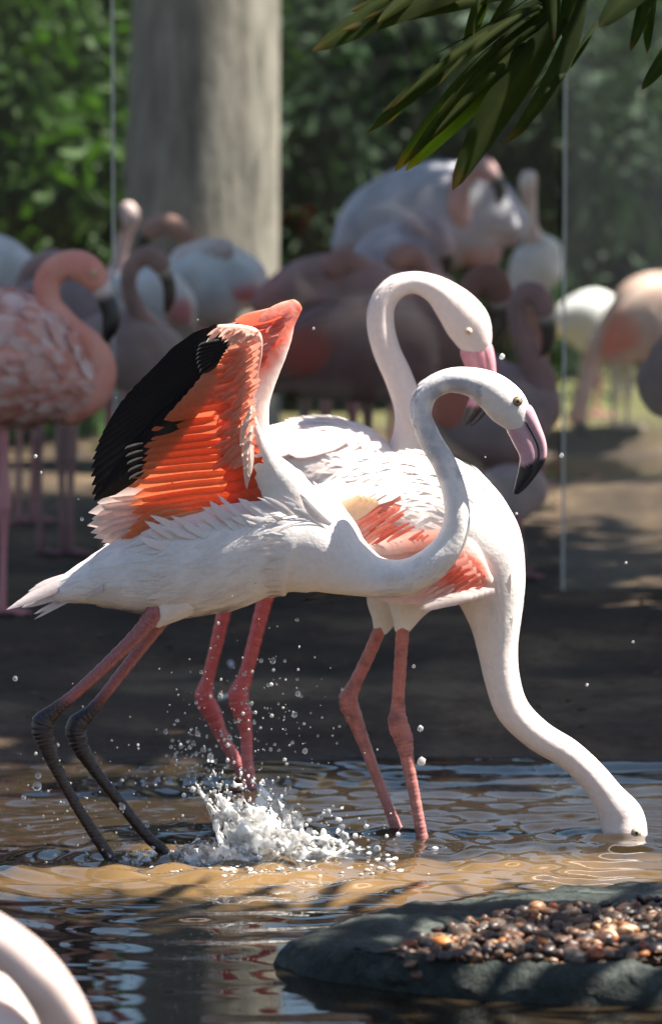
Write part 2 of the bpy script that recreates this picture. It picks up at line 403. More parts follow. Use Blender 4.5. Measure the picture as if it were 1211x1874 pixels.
# ------------------------------------------------------------ vegetation
def leaf_geo(cent, size, rg, droop=.3):
    n = len(cent)
    d = rg.normal(size=(n, 3)); d[:, 2] -= droop; d /= np.linalg.norm(d, axis=1)[:, None]
    a = rg.normal(size=(n, 3)); s = np.cross(d, a); s /= np.linalg.norm(s, axis=1)[:, None]
    q = np.cross(s, d); L = size*rg.uniform(.6, 1.3, n)[:, None]; Wd = L*.42
    V = np.stack([cent, cent + d*L*.5 + s*Wd*.5 + q*L*.08, cent + d*L - q*L*.06, cent + d*L*.5 - s*Wd*.5 + q*L*.08], 1).reshape(-1, 3)
    i = np.arange(n)[:, None]*4
    Fc = np.concatenate([i + np.array([[0, 1, 2]]), i + np.array([[0, 2, 3]])], 0)
    return V, Fc
def clumps(c, rad, n, nc, cr_, rg, hollow=.35):
    u = rg.normal(size=(nc, 3)); u /= np.linalg.norm(u, axis=1)[:, None]
    cc = np.array(c) + u*np.array(rad)*(rg.uniform(hollow, 1, nc)**.6)[:, None]
    w_ = rg.integers(0, nc, n); p = rg.normal(size=(n, 3))*cr_*np.array((1, 1, .7))
    return cc[w_] + p, cc
def tree(name, label, base, h0, crown_c, crown_r, n, leaf, mat, seed, tr=.12, nc=60, clr=.3, cat='tree', group=None, limbs=7, lean=(0, 0)):
    rg = np.random.default_rng(seed)
    e = empty(name, base, label, cat, group)
    b = Bag(); base = np.array(base, float); top = np.array(crown_c, float)
    mid = base*.5 + top*.5 + np.array((lean[0], lean[1], 0))
    pts = cr([base - np.array((0, 0, .15)), base + (mid-base)*.06 + np.array((0, 0, .02)), mid, top], 8); tt = np.linspace(0, 1, len(pts))
    V, Fc = tube_geo(pts, tr*(1 - .55*tt)*(1 + .5*np.exp(-tt*22)), 14); b.add(V, Fc, (1, 1, 1))
    cen, cc = clumps(crown_c, crown_r, n, nc, clr, rg)
    for i in range(limbs):
        a = pts[int(len(pts)*(.45 + .5*i/limbs)) - 1]; t = cc[i % len(cc)]
        m = (a+t)/2 + np.array((0, 0, .15))
        V, Fc = tube_geo([a, m, t], [tr*.4, tr*.25, tr*.08], 7); b.add(V, Fc, (1, 1, 1))
    mk('trunk', np.concatenate(b.V), b.F, M['bark'], e)
    V, Fc = leaf_geo(cen, leaf, rg); mk('crown', V, Fc, mat, e, smooth=False)
    return e
# tall tree whose grey trunk stands behind the screen
tree('tall_tree', 'tall tree with thick smooth grey trunk behind the flock', (-.47, 15.2, .05), 0, (-.3, 15.6, 7.2), (2.2, 2.0, 1.4), 7000, .2, M['leaf'], 1, tr=.36, nc=70, clr=.35)
tree('shade_tree', 'leafy shade tree spreading over the bank beside the flock', (3.2, 12.4, .05), 0, (1.75, 11.65, 4.6), (1.3, 2.3, .6), 26000, .24, M['leaf'], 2, tr=.16, nc=170, clr=.3)
tree('shade_tree', 'smaller unseen tree added to shade the bare bank near the waterline', (4.0, 10.2, .05), 0, (3.0, 10.15, 4.6), (1.0, .8, .45), 13000, .22, M['leaf'], 4, tr=.13, nc=80, clr=.24)  # out of view, added to keep the right side of the bank in shade
tree('shade_tree', 'slim unseen tree added to shade the lower part of the thick trunk', (3.5, 15.4, .05), 0, (3.1, 15.0, 4.6), (.5, .75, .4), 6000, .22, M['leaf'], 6, tr=.1, nc=40, clr=.2)  # added outside the frame so its crown darkens the lower grey trunk
tree('added_shade_tree', 'unseen leafy tree added to shade the near shallows', (3.6, 6.2, .05), 0, (1.3, 6.5, 4.1), (1.0, .55, .4), 12000, .2, M['leaf'], 3, tr=.12, nc=80, clr=.2)  # unseen crown, put in to cast broad shade on the foreground water
for i, (x, y, zc, rx, rz, n, lb, mt) in enumerate([
    (-1.35, 16.6, 1.05, .7, 1.0, 6000, 'bright leafy shrub growing beside the thick grey trunk', 'leaf'),
    (-2.2, 18.6, 1.1, 1.2, 1.05, 6000, 'large dark shrub behind the bright leafy shrub', 'leaf_dark'),
    (.45, 18.6, 1.05, 1.0, 1.0, 6500, 'dark rounded shrub behind the flock right of the thick trunk', 'leaf_dark'),
    (-.6, 20.0, 1.1, 1.4, 1.1, 6500, 'dark broad shrub behind the thick grey trunk', 'leaf_dark'),
    (1.5, 21.5, 1.1, .9, 1.0, 6000, 'sunlit green shrub beyond the far sunlit flamingos', 'leaf'),
    (3.2, 20.0, 1.1, 1.2, 1.0, 6000, 'tall shrub at the end of the far grass strip', 'leaf')]):
    tree('shrub', lb, (x, y, ground_z(x, y)), 0, (x, y, zc), (rx, rx*.8, rz), n, .15, M[mt], 20+i, tr=.04, nc=60, clr=.2, cat='shrub', group='shrubs behind the flock', limbs=9)
rg = np.random.default_rng(5)
cen, _ = clumps((0, 27, 1.0), (9, 1.6, 1.5), 42000, 420, .5, rg, 0)
V, Fc = leaf_geo(cen, .3, rg); tag(mk('woodland', V, Fc, M['leaf_dark'], smooth=False), 'dark mass of distant woodland behind everything', 'woodland', None, 'stuff')
# palm at the water's edge with hanging fan leaf
pb = np.array((1.45, 7.15, -.1)); palm = empty('fan_palm', pb, 'fan palm whose dark drooping leaf blades hang over the pond', 'palm')
pt = np.array((1.35, 7.15, 2.1))
V, Fc = tube_geo([pb, (1.42, 7.15, .8), (1.37, 7.15, 1.6), pt], [.10, .075, .07, .06], 14); mk('trunk', V, Fc, M['bark'], palm)
def frond(hub, leaflets, mat=M['palm']):
    st = [pt, (pt + hub)/2 + np.array((0, 0, .12)), hub]
    V, Fc = tube_geo(cr(st, 6), np.linspace(.014, .007, 13), 8); f = mk('frond', V, Fc, mat, palm, np.ones((len(V), 3)))
    for (r, t, wd, bd, ar) in leaflets:
        d = np.array(t) - np.array(r); nr = np.cross(d, np.array((0, 1., 0)) if abs(d[1]) < .8*np.linalg.norm(d) else np.array((0, 0, 1.)))
        nr = np.array((random.uniform(-.35, .35), -1, random.uniform(.0, .9)))
        e0 = random.uniform(.86, .95)
        V, Fc, Cc = feather_geo(r, t, wd, nr, bend=bd, camber=.35, arch=ar, pointed=.35, nl=16, nw=6, colfn=lambda tt, a: mixc(mixc((1, 1, 1), (1.7, 1.5, 1.), max(0, 1 - abs(a)*6)*.6), (3.2, 1.3, 1.2), sstep(e0, e0 + .06, tt + .03*math.sin(9*a))))
        mk('leaflet', V, Fc, mat, f, Cc)
    return f
PY = 7.45; kp = K(PY)
LF = [((930, -60), (572, 92), 74, .04), ((930, -20), (612, 60), 50, .05), ((900, -80), (640, 20), 40, .03), ((985, 0), (672, 243), 40, .05), ((985, 10), (700, 205), 26, .04), ((1000, 20), (722, 313), 48, .03), ((1010, 30), (742, 312), 52, .01),
      ((1030, 30), (828, 347), 62, .03), ((1070, -20), (925, 262), 34, -.07), ((1010, -20), (770, 130), 16, -.04), ((900, -50), (846, 105), 30, .02), ((1005, -60), (1013, 72), 36, .0), ((1060, -60), (1045, 110), 46, .03),
      ((1240, -90), (1096, 48), 58, .02), ((1190, -60), (1153, 92), 26, -.03), ((1195, -60), (1184, 96), 24, .02), ((1260, 40), (1174, 163), 36, -.02), ((840, -70), (690, 40), 30, .02), ((960, -40), (880, 90), 22, .05), ((1090, 40), (985, 178), 14, -.03)]
LF += [((r[0] + random.uniform(-14, 14), r[1] + random.uniform(-10, 10)), (t[0] + (r[0]-t[0])*q + random.uniform(-16, 16), t[1] + (r[1]-t[1])*q + random.uniform(-14, 14)), wd*random.uniform(.25, .6), bd + random.uniform(-.03, .03)) for r, t, wd, bd in LF[:12] for q in (random.uniform(.02, .12), random.uniform(.15, .4))]
hub = P(1040, -70, PY - .02)
frond(hub, [(P(r[0], r[1], PY + random.uniform(-.05, .03)), P(t[0], t[1], PY + random.uniform(-.14, .08)), wd*kp, bd, random.uniform(-.02, .05)) for r, t, wd, bd in LF])
for a, el, L in ((200, 25, .75), (300, 30, .7), (20, 30, .7), (330, 8, .6), (160, 50, .5), (80, 60, .35)):
    hb = pt + L*np.array((math.cos(R(a))*math.cos(R(el)), math.sin(R(a))*math.cos(R(el)), math.sin(R(el))))
    ll = []
    for q in range(16):
        ang = R(a) + R(-135 + 270*q/15)
        dr = np.array((math.cos(ang), math.sin(ang), -.25 + random.uniform(-.1, .1)))
        tip = hb + dr*random.uniform(.42, .58); tip[1] = min(tip[1], 7.78)
        ll.append((hb, tip, .045, 0, .06))
    frond(hb, ll)

# ------------------------------------------------------------ flamingos
WHITE = (.84, .775, .735); CREAM = (.80, .73, .68); CORAL = (.80, .13, .07); SALMON = (.82, .36, .24); BLACK = (.012, .011, .012); PINK = (.80, .38, .40); PALE = (.82, .62, .56)
def leg(parent, pts, Y, colfn, ns=14, foot=True, rng_=.018):
    V, Fc, col, info = loft(pts, Y, .95, ns, 34 if ns > 12 else 7, colfn, rings=rng_)
    o = mk('leg', V, Fc, M['skin'], parent, col)
    e = P(pts[-1][0], pts[-1][1], Y + (pts[-1][3] if len(pts[-1]) > 3 else 0))
    if foot:
        b = Bag(); L = .075
        c0 = colfn(1, pts[-1][0], pts[-1][1], e) if callable(colfn) else colfn
        tips = [e + L*np.array((math.cos(R(a)), math.sin(R(a)), -.04)) for a in (-38, 0, 38)]
        for t in tips:
            V, Fc = tube_geo([e, (e+t)/2 + np.array((0, 0, .006)), t], [.008, .006, .003], 7); b.add(V, Fc, c0)
        for i in range(2):
            m = (tips[i] + tips[i+1])/2*.8 + e*.2
            b.add([e + np.array((0, 0, .002)), tips[i], m, tips[i+1]], [(0, 1, 2), (0, 2, 3)], c0)
        b.build('foot', M['skin'], o)
    return o
def eye(parent, px, py, Y, r, iris=(.75, .6, .2), ring_=(.75, .45, .45)):
    c = P(px, py, Y); q = K(Y)*r
    V, Fc = sphere_geo(c, q*1.25, 14, 8, (1, .55, 1)); o = mk('eye', V, Fc, M['skin'], parent, np.tile(ring_, (len(V), 1)))
    V, Fc = sphere_geo(c + np.array((0, -q*.25, 0)), q, 14, 8, (1, .7, 1)); mk('iris', V, Fc, M['eye'], o, np.tile(iris, (len(V), 1)))
    V, Fc = sphere_geo(c + np.array((0, -q*.72, 0)), q*.45, 12, 6, (1, .7, 1)); mk('pupil', V, Fc, M['eye'], o, np.tile((.01, .01, .01), (len(V), 1)))
    return o
def plumage(parent, infos, size, cnt, rg, colfn, keep=lambda p: True, lift=.006, name='plumage', ratio=.22, arch=.004, steep=.22):
    b = Bag()
    for info, c_ in zip(infos, cnt):
        V, pos, tan, nn, sd, rad = info; n, ns = V.shape[:2]
        wts = rad*np.linalg.norm(np.gradient(pos, axis=0), axis=1); wts[:5] = 0; wts[-5:] = 0; wts /= wts.sum()
        for i, j in zip(rg.choice(n, c_, p=wts), rg.integers(0, ns, c_)):
            f = rg.uniform(); p = V[i, j]*(1-f) + V[i, (j+1) % ns]*f; out = p - pos[i]; out /= np.linalg.norm(out)
            px, py = proj(*p)
            if out[1] > .45 or not keep((px, py)): continue
            sf = V[max(i-3, 0), j] - V[min(i+3, n-1), j]; sf = sf/np.linalg.norm(sf); d = sf + rg.normal(size=3)*.1
            nr_ = np.cross(sf, V[i, (j+1) % ns] - V[i, j-1]); nr_ /= np.linalg.norm(nr_); out = nr_ if np.dot(nr_, out) > 0 else -nr_
            rd = p - pos[i]; rd /= np.linalg.norm(rd)
            if np.dot(sf, rd) > steep: continue
            d -= out*np.dot(d, out); d /= np.linalg.norm(d); d += out*lift*rg.uniform(-.3, 1.2); d /= np.linalg.norm(d)
            L = min(size, rad[i]*.9)*rg.uniform(.6, 1.25); c = colfn(px, py, rg)
            Vf, Ff, Cf = feather_geo(p - out*.0008, p + d*L, L*ratio*rg.uniform(.6, 1.2), out, bend=rg.normal()*.05, camber=.04, arch=arch, pointed=.5, colfn=c, nl=4, nw=2)
            b.add(Vf, Ff, Cf)
    if b.n: tag(b.build(name, M['down'], parent), kind='stuff')
rg = np.random.default_rng(21)
# ---- bird with the raised wing
Y1 = 7.90
f1 = empty('flamingo', G(250, 1570), 'white flamingo striding with wings raised showing orange underwing and dark muddy legs', 'flamingo', 'white flamingos in the pond')
def c1(u, px, py, p):
    nz = mn.fractal(Vector(p)*38, 1, 2, 3)
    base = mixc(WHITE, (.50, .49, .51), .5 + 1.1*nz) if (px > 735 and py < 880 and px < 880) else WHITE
    if px > 880: base = mixc(base, CREAM, .6)
    return base
body = [(105, 1084, 20), (165, 1066, 42), (230, 1052, 70), (310, 1035, 99), (400, 1014, 107), (480, 988, 106), (545, 988, 105), (597, 1012, 83, -.01), (640, 1037, 57, -.02), (690, 1056, 38, -.03), (745, 1055, 33, -.05, .9), (795, 1027, 30, -.06, .95), (828, 983, 26, -.06, .98), (836, 930, 23, -.06, 1), (817, 858, 22, -.05, 1), (785, 800, 21, -.05, 1), (769, 757, 21, -.05, 1), (782, 718, 21, -.05, 1), (818, 697, 22, -.05, 1), (862, 699, 27, -.05, .95), (900, 717, 35, -.05, .82), (930, 746, 37, -.05, .72), (948, 772, 26, -.05, .68)]
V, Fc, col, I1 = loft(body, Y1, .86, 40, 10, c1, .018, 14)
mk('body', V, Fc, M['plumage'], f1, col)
# thigh tuft
V, Fc, col, It = loft([(330, 1080, 52), (300, 1115, 34), (284, 1135, 18)], Y1 - .03, .8, 24, 6, WHITE); mk('thigh', V, Fc, M['plumage'], f1, col)
plumage(f1, [I1, It], .042, [4200, 260], rg, lambda px, py, r: mixc(WHITE, (.84, .72, .67), r.uniform(0, .4)), lambda p: p[0] < 760 + 30*math.sin(p[1]) and not (p[0] < 480 and p[1] < 940))
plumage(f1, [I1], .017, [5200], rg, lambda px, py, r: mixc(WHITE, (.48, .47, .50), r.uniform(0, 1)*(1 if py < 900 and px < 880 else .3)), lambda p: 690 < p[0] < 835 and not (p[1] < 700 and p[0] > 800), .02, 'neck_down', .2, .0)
def billcol(bx, by, nx, ny, pink=(.62, .36, .42)):
    def f(u, px, py, p): return mixc(pink, BLACK, sstep(-4, 4, (px-bx)*nx + (py-by)*ny + 5*mn.noise(Vector(p)*90)))
    return f
bc = billcol(970, 846, .35, 1)
V, Fc, col, _ = loft([(944, 770, 22), (958, 803, 21), (968, 832, 18), (963, 862, 15), (952, 886, 10), (943, 902, 4)], Y1 - .05, .62, 18, 7, bc); bl = mk('lower_bill', V, Fc, M['bill'], f1, col)
V, Fc, col, _ = loft([(958, 752, 17), (979, 786, 12), (991, 815, 9), (991, 838, 8), (977, 864, 7), (959, 888, 6), (946, 903, 3)], Y1 - .05, .9, 14, 7, bc); mk('upper_bill', V, Fc, M['bill'], f1, col)
V, Fc, col, _ = loft([(962, 772, 2.2), (975, 795, 2.6), (985, 818, 2.8), (985, 838, 2.6), (975, 858, 2)], Y1 - .066, .8, 8, 5, (.02, .015, .02)); mk('bill_slit', V, Fc, M['bill'], bl, col)
eye(f1, 947, 734, Y1 - .05 - .0235, 7.5, (.30, .22, .10), (.06, .035, .04))
def legc(kn, red, blk):
    def f(u, px, py, p):
        c = mixc(red, blk, sstep(kn - 40, kn + 4, py + 16*mn.noise(Vector(p)*30)))
        return mixc(c, (.25, .1, .09), .45*max(0, math.sin(py*.98))*(1 if py < 1300 else .4))
    return f
lc = legc(1300, (.42, .13, .12), (.018, .013, .012))
leg(f1, [(290, 1110, 17), (262, 1150, 15), (200, 1212, 12), (130, 1276, 11), (98, 1302, 14), (78, 1325, 21), (86, 1362, 18), (104, 1408, 12), (140, 1475, 10), (178, 1535, 11), (206, 1578, 11), (218, 1600, 10)], 7.86, lc, rng_=.05)
leg(f1, [(320, 1105, 16), (290, 1145, 13), (230, 1222, 11), (170, 1298, 12), (140, 1330, 20), (143, 1358, 18), (170, 1405, 12), (220, 1470, 10.5), (268, 1530, 10.5), (302, 1562, 11), (316, 1590, 10)], 7.93, lc, rng_=.05)
def WY(py, lay=0): return 7.865 - max(0, 930 - py)/1000*.42 - lay*.005
def wf(parent, r, t, wd, lay, col, mat=None, name='feather', **k):
    kk = K(7.8); a = P(r[0], r[1], WY(r[1], lay)); b_ = P(t[0], t[1], WY(t[1], lay) + .004)
    return feather(parent, a, b_, wd*kk, mat or M['feather'], (0, -1, -.35), name, colfn=col, **k)
w1 = [(400, 601, 7), (440, 603, 9), (466, 612, 10), (472, 640, 8), (463, 690, 8), (455, 740, 10), (462, 795, 18), (486, 850, 32), (520, 900, 48), (548, 950, 55)]
V, Fc, col, _ = loft([(a, b_, r, WY(b_) - 7.865 + (.0 if b_ < 840 else .0)) for a, b_, r in w1], 7.865, .6, 20, 8, lambda u, px, py, p: mixc((.82, .52, .43), WHITE, sstep(730, 810, py)), .06, 45)
wing = mk('wing', V, Fc, M['plumage'], f1, col)
blk = lambda t, a: mixc(BLACK, (.045, .042, .045), max(0, 1 - abs(a)*3)*.6)
tips = [(300, 673), (268, 702), (234, 732), (208, 760), (188, 792), (174, 825), (167, 856), (168, 888), (172, 916), (196, 892), (224, 872), (240, 848)]
roots = [(402, 602), (408, 610), (412, 622), (414, 634), (412, 648), (405, 662), (398, 676), (390, 692), (378, 706), (366, 716), (352, 724), (340, 736)]
roots = cr(roots, 2)[:, :2]; tips = cr(tips, 2)[:, :2]
for i, (r, t) in enumerate(zip(roots, tips)):
    wf(wing, r, t, 52, i*.17 - 3, blk, M['black_feather'], 'flight_feather', bend=-.03, camber=.1)
wt = lambda t, a: mixc(BLACK, (.75, .68, .62), (.9 if (a > .6 and t > .4) else .0))
for i in range(7):
    wf(wing, (424 - i*4, 622 + i*6), (362 - i*3 + i*i*.6, 634 + i*8), 17, 2.5 + i*.1, wt, M['black_feather'], 'covert', bend=-.02)
for i in range(5):
    wf(wing, (262, 812 + i*13), (228 + i*2, 822 + i*14), 10, 1.5, lambda t, a: mixc(BLACK, (.7, .6, .5), .8 if a > .3 else 0), M['black_feather'], 'covert')
def org_c(base, edge, e=.45, tipm=.25):
    return lambda t, a: mixc(mixc(base, edge, sstep(e, .98, a)*sstep(.12, .3, t)*sstep(.98, .5, t)*.8), (.84, .32, .16), tipm*sstep(.7, 1, t))
T = cr([(297, 772), (270, 806), (257, 832), (248, 856), (240, 890), (238, 925), (250, 950), (224, 986)], 12); Rr = cr([(410, 752), (425, 785), (438, 812), (450, 840), (460, 868), (468, 895), (470, 918), (462, 938)], 12)
n = 15
for i in range(n):
    q = int(i/(n-1)*(len(T)-1)); j = random.uniform(-.04, .04)
    base = mixc((.80, .17, .075), (.85, .25, .10), i/n + j)
    wf(wing, Rr[q], T[q] + np.array((random.uniform(-8, 8), random.uniform(-2, 2))), 30 + 4*random.random(), 1 + i*.12, org_c(base, (.88, .62, .28)), name='covert', bend=.035, camber=.3, pointed=.0)
for i in range(11):                       # shorter row over their bases
    q = int(i/10*(len(T)-1)); m = Rr[q]*.62 + T[q]*.38
    wf(wing, Rr[q] + np.array((26, -10)), m + np.array((30, -4)), 32, 3.5 + i*.1, org_c((.77, .15, .075), (.84, .38, .2), .6, 0), name='covert', bend=.03, camber=.3)
Tu = cr([(418, 640), (372, 690), (338, 728), (300, 768)], 10); Ru = cr([(468, 632), (452, 668), (440, 705), (425, 745)], 10)
for i in range(10):
    q = int(i/9*(len(Tu)-1))
    wf(wing, Ru[q], Tu[q], 30, 2 + i*.12, org_c(mixc((.82, .38, .26), (.84, .2, .09), i/9), (.86, .55, .38)), name='covert', bend=.05, camber=.25)
for row in range(4):
    for i in range(17):
        y0 = 628 + i*12.5 + row*5 + random.uniform(-4, 4); x0 = 477 - row*12 - i*.9 + random.uniform(-3, 3)
        L = random.uniform(38, 62)
        wf(wing, (x0, y0), (x0 - L*.72 - row*3, y0 + L*.62 - row*5), random.uniform(10, 15), 5.5 - row*.8 + i*.03, org_c(mixc((.83, .42, .31), (.82, .22, .11), min(1, .1 + row*.3 + random.uniform(0, .3))), (.86, .55, .42), .5, 0), name='covert', bend=random.uniform(0, .07), camber=.1, pointed=.4, nl=5, nw=2)
for i in range(9):
    wf(wing, (462 - (i % 3)*7, 742 + i*12), (446 + i*2 - (i % 3)*5, 792 + i*13), 9, 7.5, (.84, .76, .70), name='covert', pointed=.3)
for i in range(9):                        # pale inner flight feathers
    wf(wing, (350 + 5*i, 900 + i*8), [(192, 905), (178, 920), (162, 938), (168, 950), (160, 962), (166, 975), (172, 984), (186, 992), (206, 996)][i], 36, -1.2 - .3*i, lambda t, a: mixc((.82, .42, .28), (.82, .64, .58), sstep(.35, .7, t)), name='flight_feather', bend=.02)
for i in range(26):
    q = random.random(); x0 = 404 + 72*q + random.uniform(-4, 4); y0 = 598 + 14*q + random.uniform(-6, 8)
    wf(wing, (x0, y0), (x0 - random.uniform(16, 30), y0 + random.uniform(10, 26)), random.uniform(6, 10), 3.2 + random.random(), mixc((.84, .68, .6), (.83, .48, .38), random.random()), name='covert', pointed=.5, nl=5, nw=2, camber=.05)
# ruffled flank feathers below the wing
for i in range(40):
    q = i/39; x0 = 290 + 290*q + random.uniform(-8, 8); y0 = 985 - 34*q + random.uniform(-16, 14)
    L = random.uniform(55, 95); a = R(random.uniform(190, 218) + 16*q)
    zz = 7.818 - .008*math.sin(q*3.1)
    r = P(x0 + 24, y0 + 8, zz + .012); t = P(x0 + 24 + L*math.cos(a), y0 + 8 + L*math.sin(a)*.9, zz + random.uniform(-.004, .006))
    feather(f1, r, t, random.uniform(9, 18)*K(7.8), M['down'], (0, -1, .1), 'flank_feather', colfn=mixc((.83, .78, .76), (.83, .68, .63), random.random()*.5), bend=random.uniform(-.08, .1), camber=.12, arch=random.uniform(.0, .02), pointed=.2, nl=6, nw=2)
# far wing
V, Fc, col, Iw = loft([(540, 560, 15), (514, 584, 30), (490, 628, 40), (474, 680, 36), (464, 735, 30), (466, 790, 28), (485, 850, 30), (505, 900, 40)], 8.03, .4, 20, 8, lambda u, px, py, p: mixc(mixc(CORAL, (.82, .33, .27), .5 + .8*mn.noise(Vector(p)*60)), (.83, .66, .60), sstep(-6, 18, (px - 492) + (py - 640)*.62 - 22) + .8*sstep(650, 760, py)), .02, 40)
wing2 = mk('wing', V, Fc, M['plumage'], f1, col)
for i, (r, t) in enumerate([((535, 560), (430, 585)), ((520, 575), (390, 606)), ((505, 590), (350, 640)), ((500, 605), (310, 678)), ((490, 620), (286, 702)), ((490, 640), (300, 720))]):
    feather(wing2, P(*r, 8.03), P(*t, 8.05), .05, M['feather'], (.3, -.6, 1), 'covert', colfn=org_c(CORAL if i < 3 else (.8, .3, .25), (.84, .5, .42)), bend=-.04)
for i, t in enumerate([(290, 700), (240, 735), (212, 762), (196, 800)]):
    feather(wing2, P(480, 640 + i*20, 8.05), P(*t, 8.08), .05, M['black_feather'], (0, -1, .3), 'flight_feather', colfn=BLACK, bend=-.04)
for r_ in range(26):
    q = rg.uniform(0, 1); x0 = 535 - 60*q + rg.uniform(-14, 10); y0 = 565 + 100*q + rg.uniform(-8, 8)
    feather(wing2, P(x0, y0, 8.008), P(x0 - 20, y0 + 12, 8.006), .012, M['feather'], (0, -1, .4), 'covert', colfn=mixc(CORAL, (.84, .42, .35), rg.uniform(0, .8)), nl=5, nw=2)
for i, (t, wd) in enumerate([((12, 1116), 22), ((24, 1108), 24), ((36, 1098), 26), ((52, 1082), 26), ((64, 1072), 24), ((40, 1112), 24), ((88, 1100), 22), ((62, 1134), 9), ((62, 1124), 12), ((110, 1098), 24)]):
    feather(f1, P(215 - i*3, 1030 + i*5, Y1 - .022 - .003*i), P(*t, Y1 - .015 + .004*i), wd*K(Y1)*1.1, M['feather'], (0, -1, .5), 'tail_feather', colfn=lambda tt, a: mixc((.82, .74, .73), (.80, .66, .64), abs(a)), bend=.02, pointed=.3)

# ---- bird feeding with its head in the water
Y2 = 8.16
f2 = empty('flamingo', G(750, 1545), 'white flamingo dipping its head into the water, coral patch on folded wing', 'flamingo', 'white flamingos in the pond')
b2 = [(480, 1052, 26, .06), (540, 1020, 58, .05), (620, 985, 100, .03), (710, 962, 130), (800, 968, 130), (862, 1012, 104), (893, 1070, 72), (905, 1130, 50, 0, .9), (910, 1185, 38, 0, .95), (918, 1240, 33, 0, 1), (937, 1298, 31, 0, 1), (982, 1345, 29, 0, 1), (1040, 1381, 28, 0, 1), (1084, 1422, 28, 0, 1), (1113, 1460, 31, 0, .95), (1138, 1500, 41, 0, .78), (1146, 1545, 38, -.01, .74), (1150, 1580, 28, -.01, .7), (1152, 1610, 16, -.01, .7)]
V, Fc, col, I2 = loft(b2, Y2, .82, 40, 10, lambda u, px, py, p: mixc(WHITE, (.83, .66, .60), sstep(1120, 1500, py)*.5), .02, 12, 5)
mk('body', V, Fc, M['plumage'], f2, col)
plumage(f2, [I2], .016, [4200], rg, lambda px, py, r: mixc(WHITE, (.84, .66, .60), r.uniform(0, .8)), lambda p: 1120 < p[1] < 1400, .02, 'neck_down', .2, .0)
Its = []
for x0, dy in ((700, .03), (738, -.05)):
    V, Fc, col, It = loft([(x0 + 30, 1060, 60), (x0 + 10, 1105, 42), (x0 + 2, 1136, 23), (x0 - 3, 1152, 15)], Y2 + dy, .7, 22, 6, CREAM); mk('thigh', V, Fc, M['plumage'], f2, col); Its.append(It)
plumage(f2, [I2], .045, [3600], rg, lambda px, py, r: mixc(WHITE, (.84, .72, .68), r.uniform(0, .6)), lambda p: p[1] < 1170)
eye(f2, 1164, 1524, Y2 - .0385, 8, (.5, .45, .3), (.62, .35, .36))
V, Fc, col, _ = loft([(1162, 1560, 24), (1170, 1600, 20), (1160, 1640, 14), (1140, 1660, 6)], Y2 - .01, .6, 14, 6, (.7, .4, .42)); mk('bill', V, Fc, M['bill'], f2, col)
lc2 = lambda u, px, py, p: mixc(mixc((.55, .17, .13), (.5, .2, .18), sstep(1250, 1500, py)), (.16, .05, .045), .75*max(0, mn.fractal(Vector(p)*45, 1, 2, 3) + .25*(1 if 1270 < py < 1330 else 0)))
leg(f2, [(712, 1110, 11), (698, 1145, 12), (672, 1205, 12), (648, 1255, 13), (637, 1282, 18), (646, 1308, 16), (664, 1355, 12), (692, 1430, 10), (715, 1490, 10), (730, 1530, 12), (738, 1560, 10)], 8.19, lc2)
leg(f2, [(740, 1115, 11), (737, 1150, 12.5), (732, 1220, 12), (728, 1290, 13), (728, 1325, 19), (738, 1352, 18), (744, 1385, 13), (757, 1450, 10.5), (768, 1510, 10.5), (775, 1552, 12), (780, 1585, 10)], 8.11, lc2)
wq = P(700, 960, Y2 - .115)
V, Fc, col, Ig = loft([(890, 1065, 16), (850, 1040, 48), (780, 990, 72), (710, 965, 72), (640, 985, 46), (590, 1030, 18)], Y2 - .085, .34, 30, 16, lambda u, px, py, p: mixc((.84, .62, .55), mixc(CORAL, (.84, .36, .28), .5 + 1.2*mn.fractal(Vector((px*.012 + py*.03, py*.11 - px*.05, 0)), 1, 2, 3)), sstep(1.15, .55, math.hypot((px-725)/72, (py-955)/52)) + sstep(1.15, .55, math.hypot((px-850)/50, (py-1050)/42)))); wg = mk('wing', V, Fc, M['plumage'], f2, col)
def W2(px, py, o=0): return P(px, py, Y2 - .118 - o)
def w2f(r, t, wd, col, o, name='covert', mat=None, **k): feather(wg, W2(*r, o), W2(*t, o - .005), wd*K(8.05), mat or M['feather'], (0, -1, .35), name, colfn=col, **k)
for t in ((545, 1104), (560, 1096), (612, 1092), (640, 1085)): w2f((760, 1050), t, 26, BLACK, .0, 'flight_feather', M['black_feather'], pointed=.4)
for t in ((640, 1012), (680, 1022), (715, 1025)): w2f((790, 1000), t, 26, BLACK, .001, 'flight_feather', M['black_feather'])
for i in range(8): w2f((880 - 8*i, 1058 - 12*i), (690 - 8*i + 6*(i % 2), 1096 - 13*i), 38, lambda t, a: mixc((.82, .40, .32), (.84, .62, .55), sstep(.3, .75, t)), .004 + .0012*i, bend=-.03, pointed=.15)
for row in range(7):
    for i in range(20):
        q = i/19; x0 = 890 - 172*q - row*21 + random.uniform(-9, 9); y0 = 1068 - 142*q + row*4 + random.uniform(-9, 9)
        if row > 4 and q < .35 or random.random() < .1: continue
        fr = max(sstep(1.25, .4, math.hypot((x0-20-725)/80, (y0+10-955)/60)), sstep(1.25, .4, math.hypot((x0-20-850)/60, (y0+10-1050)/48)))
        c = mixc((.84, .60, .53), mixc(CORAL, (.84, .33, .25), random.uniform(0, .8)), fr)
        L = random.uniform(38, 60)
        w2f((x0, y0), (x0 - L, y0 + L*.62), random.uniform(6, 10), lambda t, a, c=c: mixc(c, (.86, .6, .54), .45*sstep(.5, 1, t)), .013 - row*.001 + .0003*(i % 4), nl=5, nw=2, pointed=.4, camber=.08, bend=random.uniform(-.04, .06))
for i in range(5): w2f((905 - i*10, 1082 + i*3), (815 - i*12, 1098 + i*4), 22, (.84, .72, .68), .016 + i*.001, bend=.04)
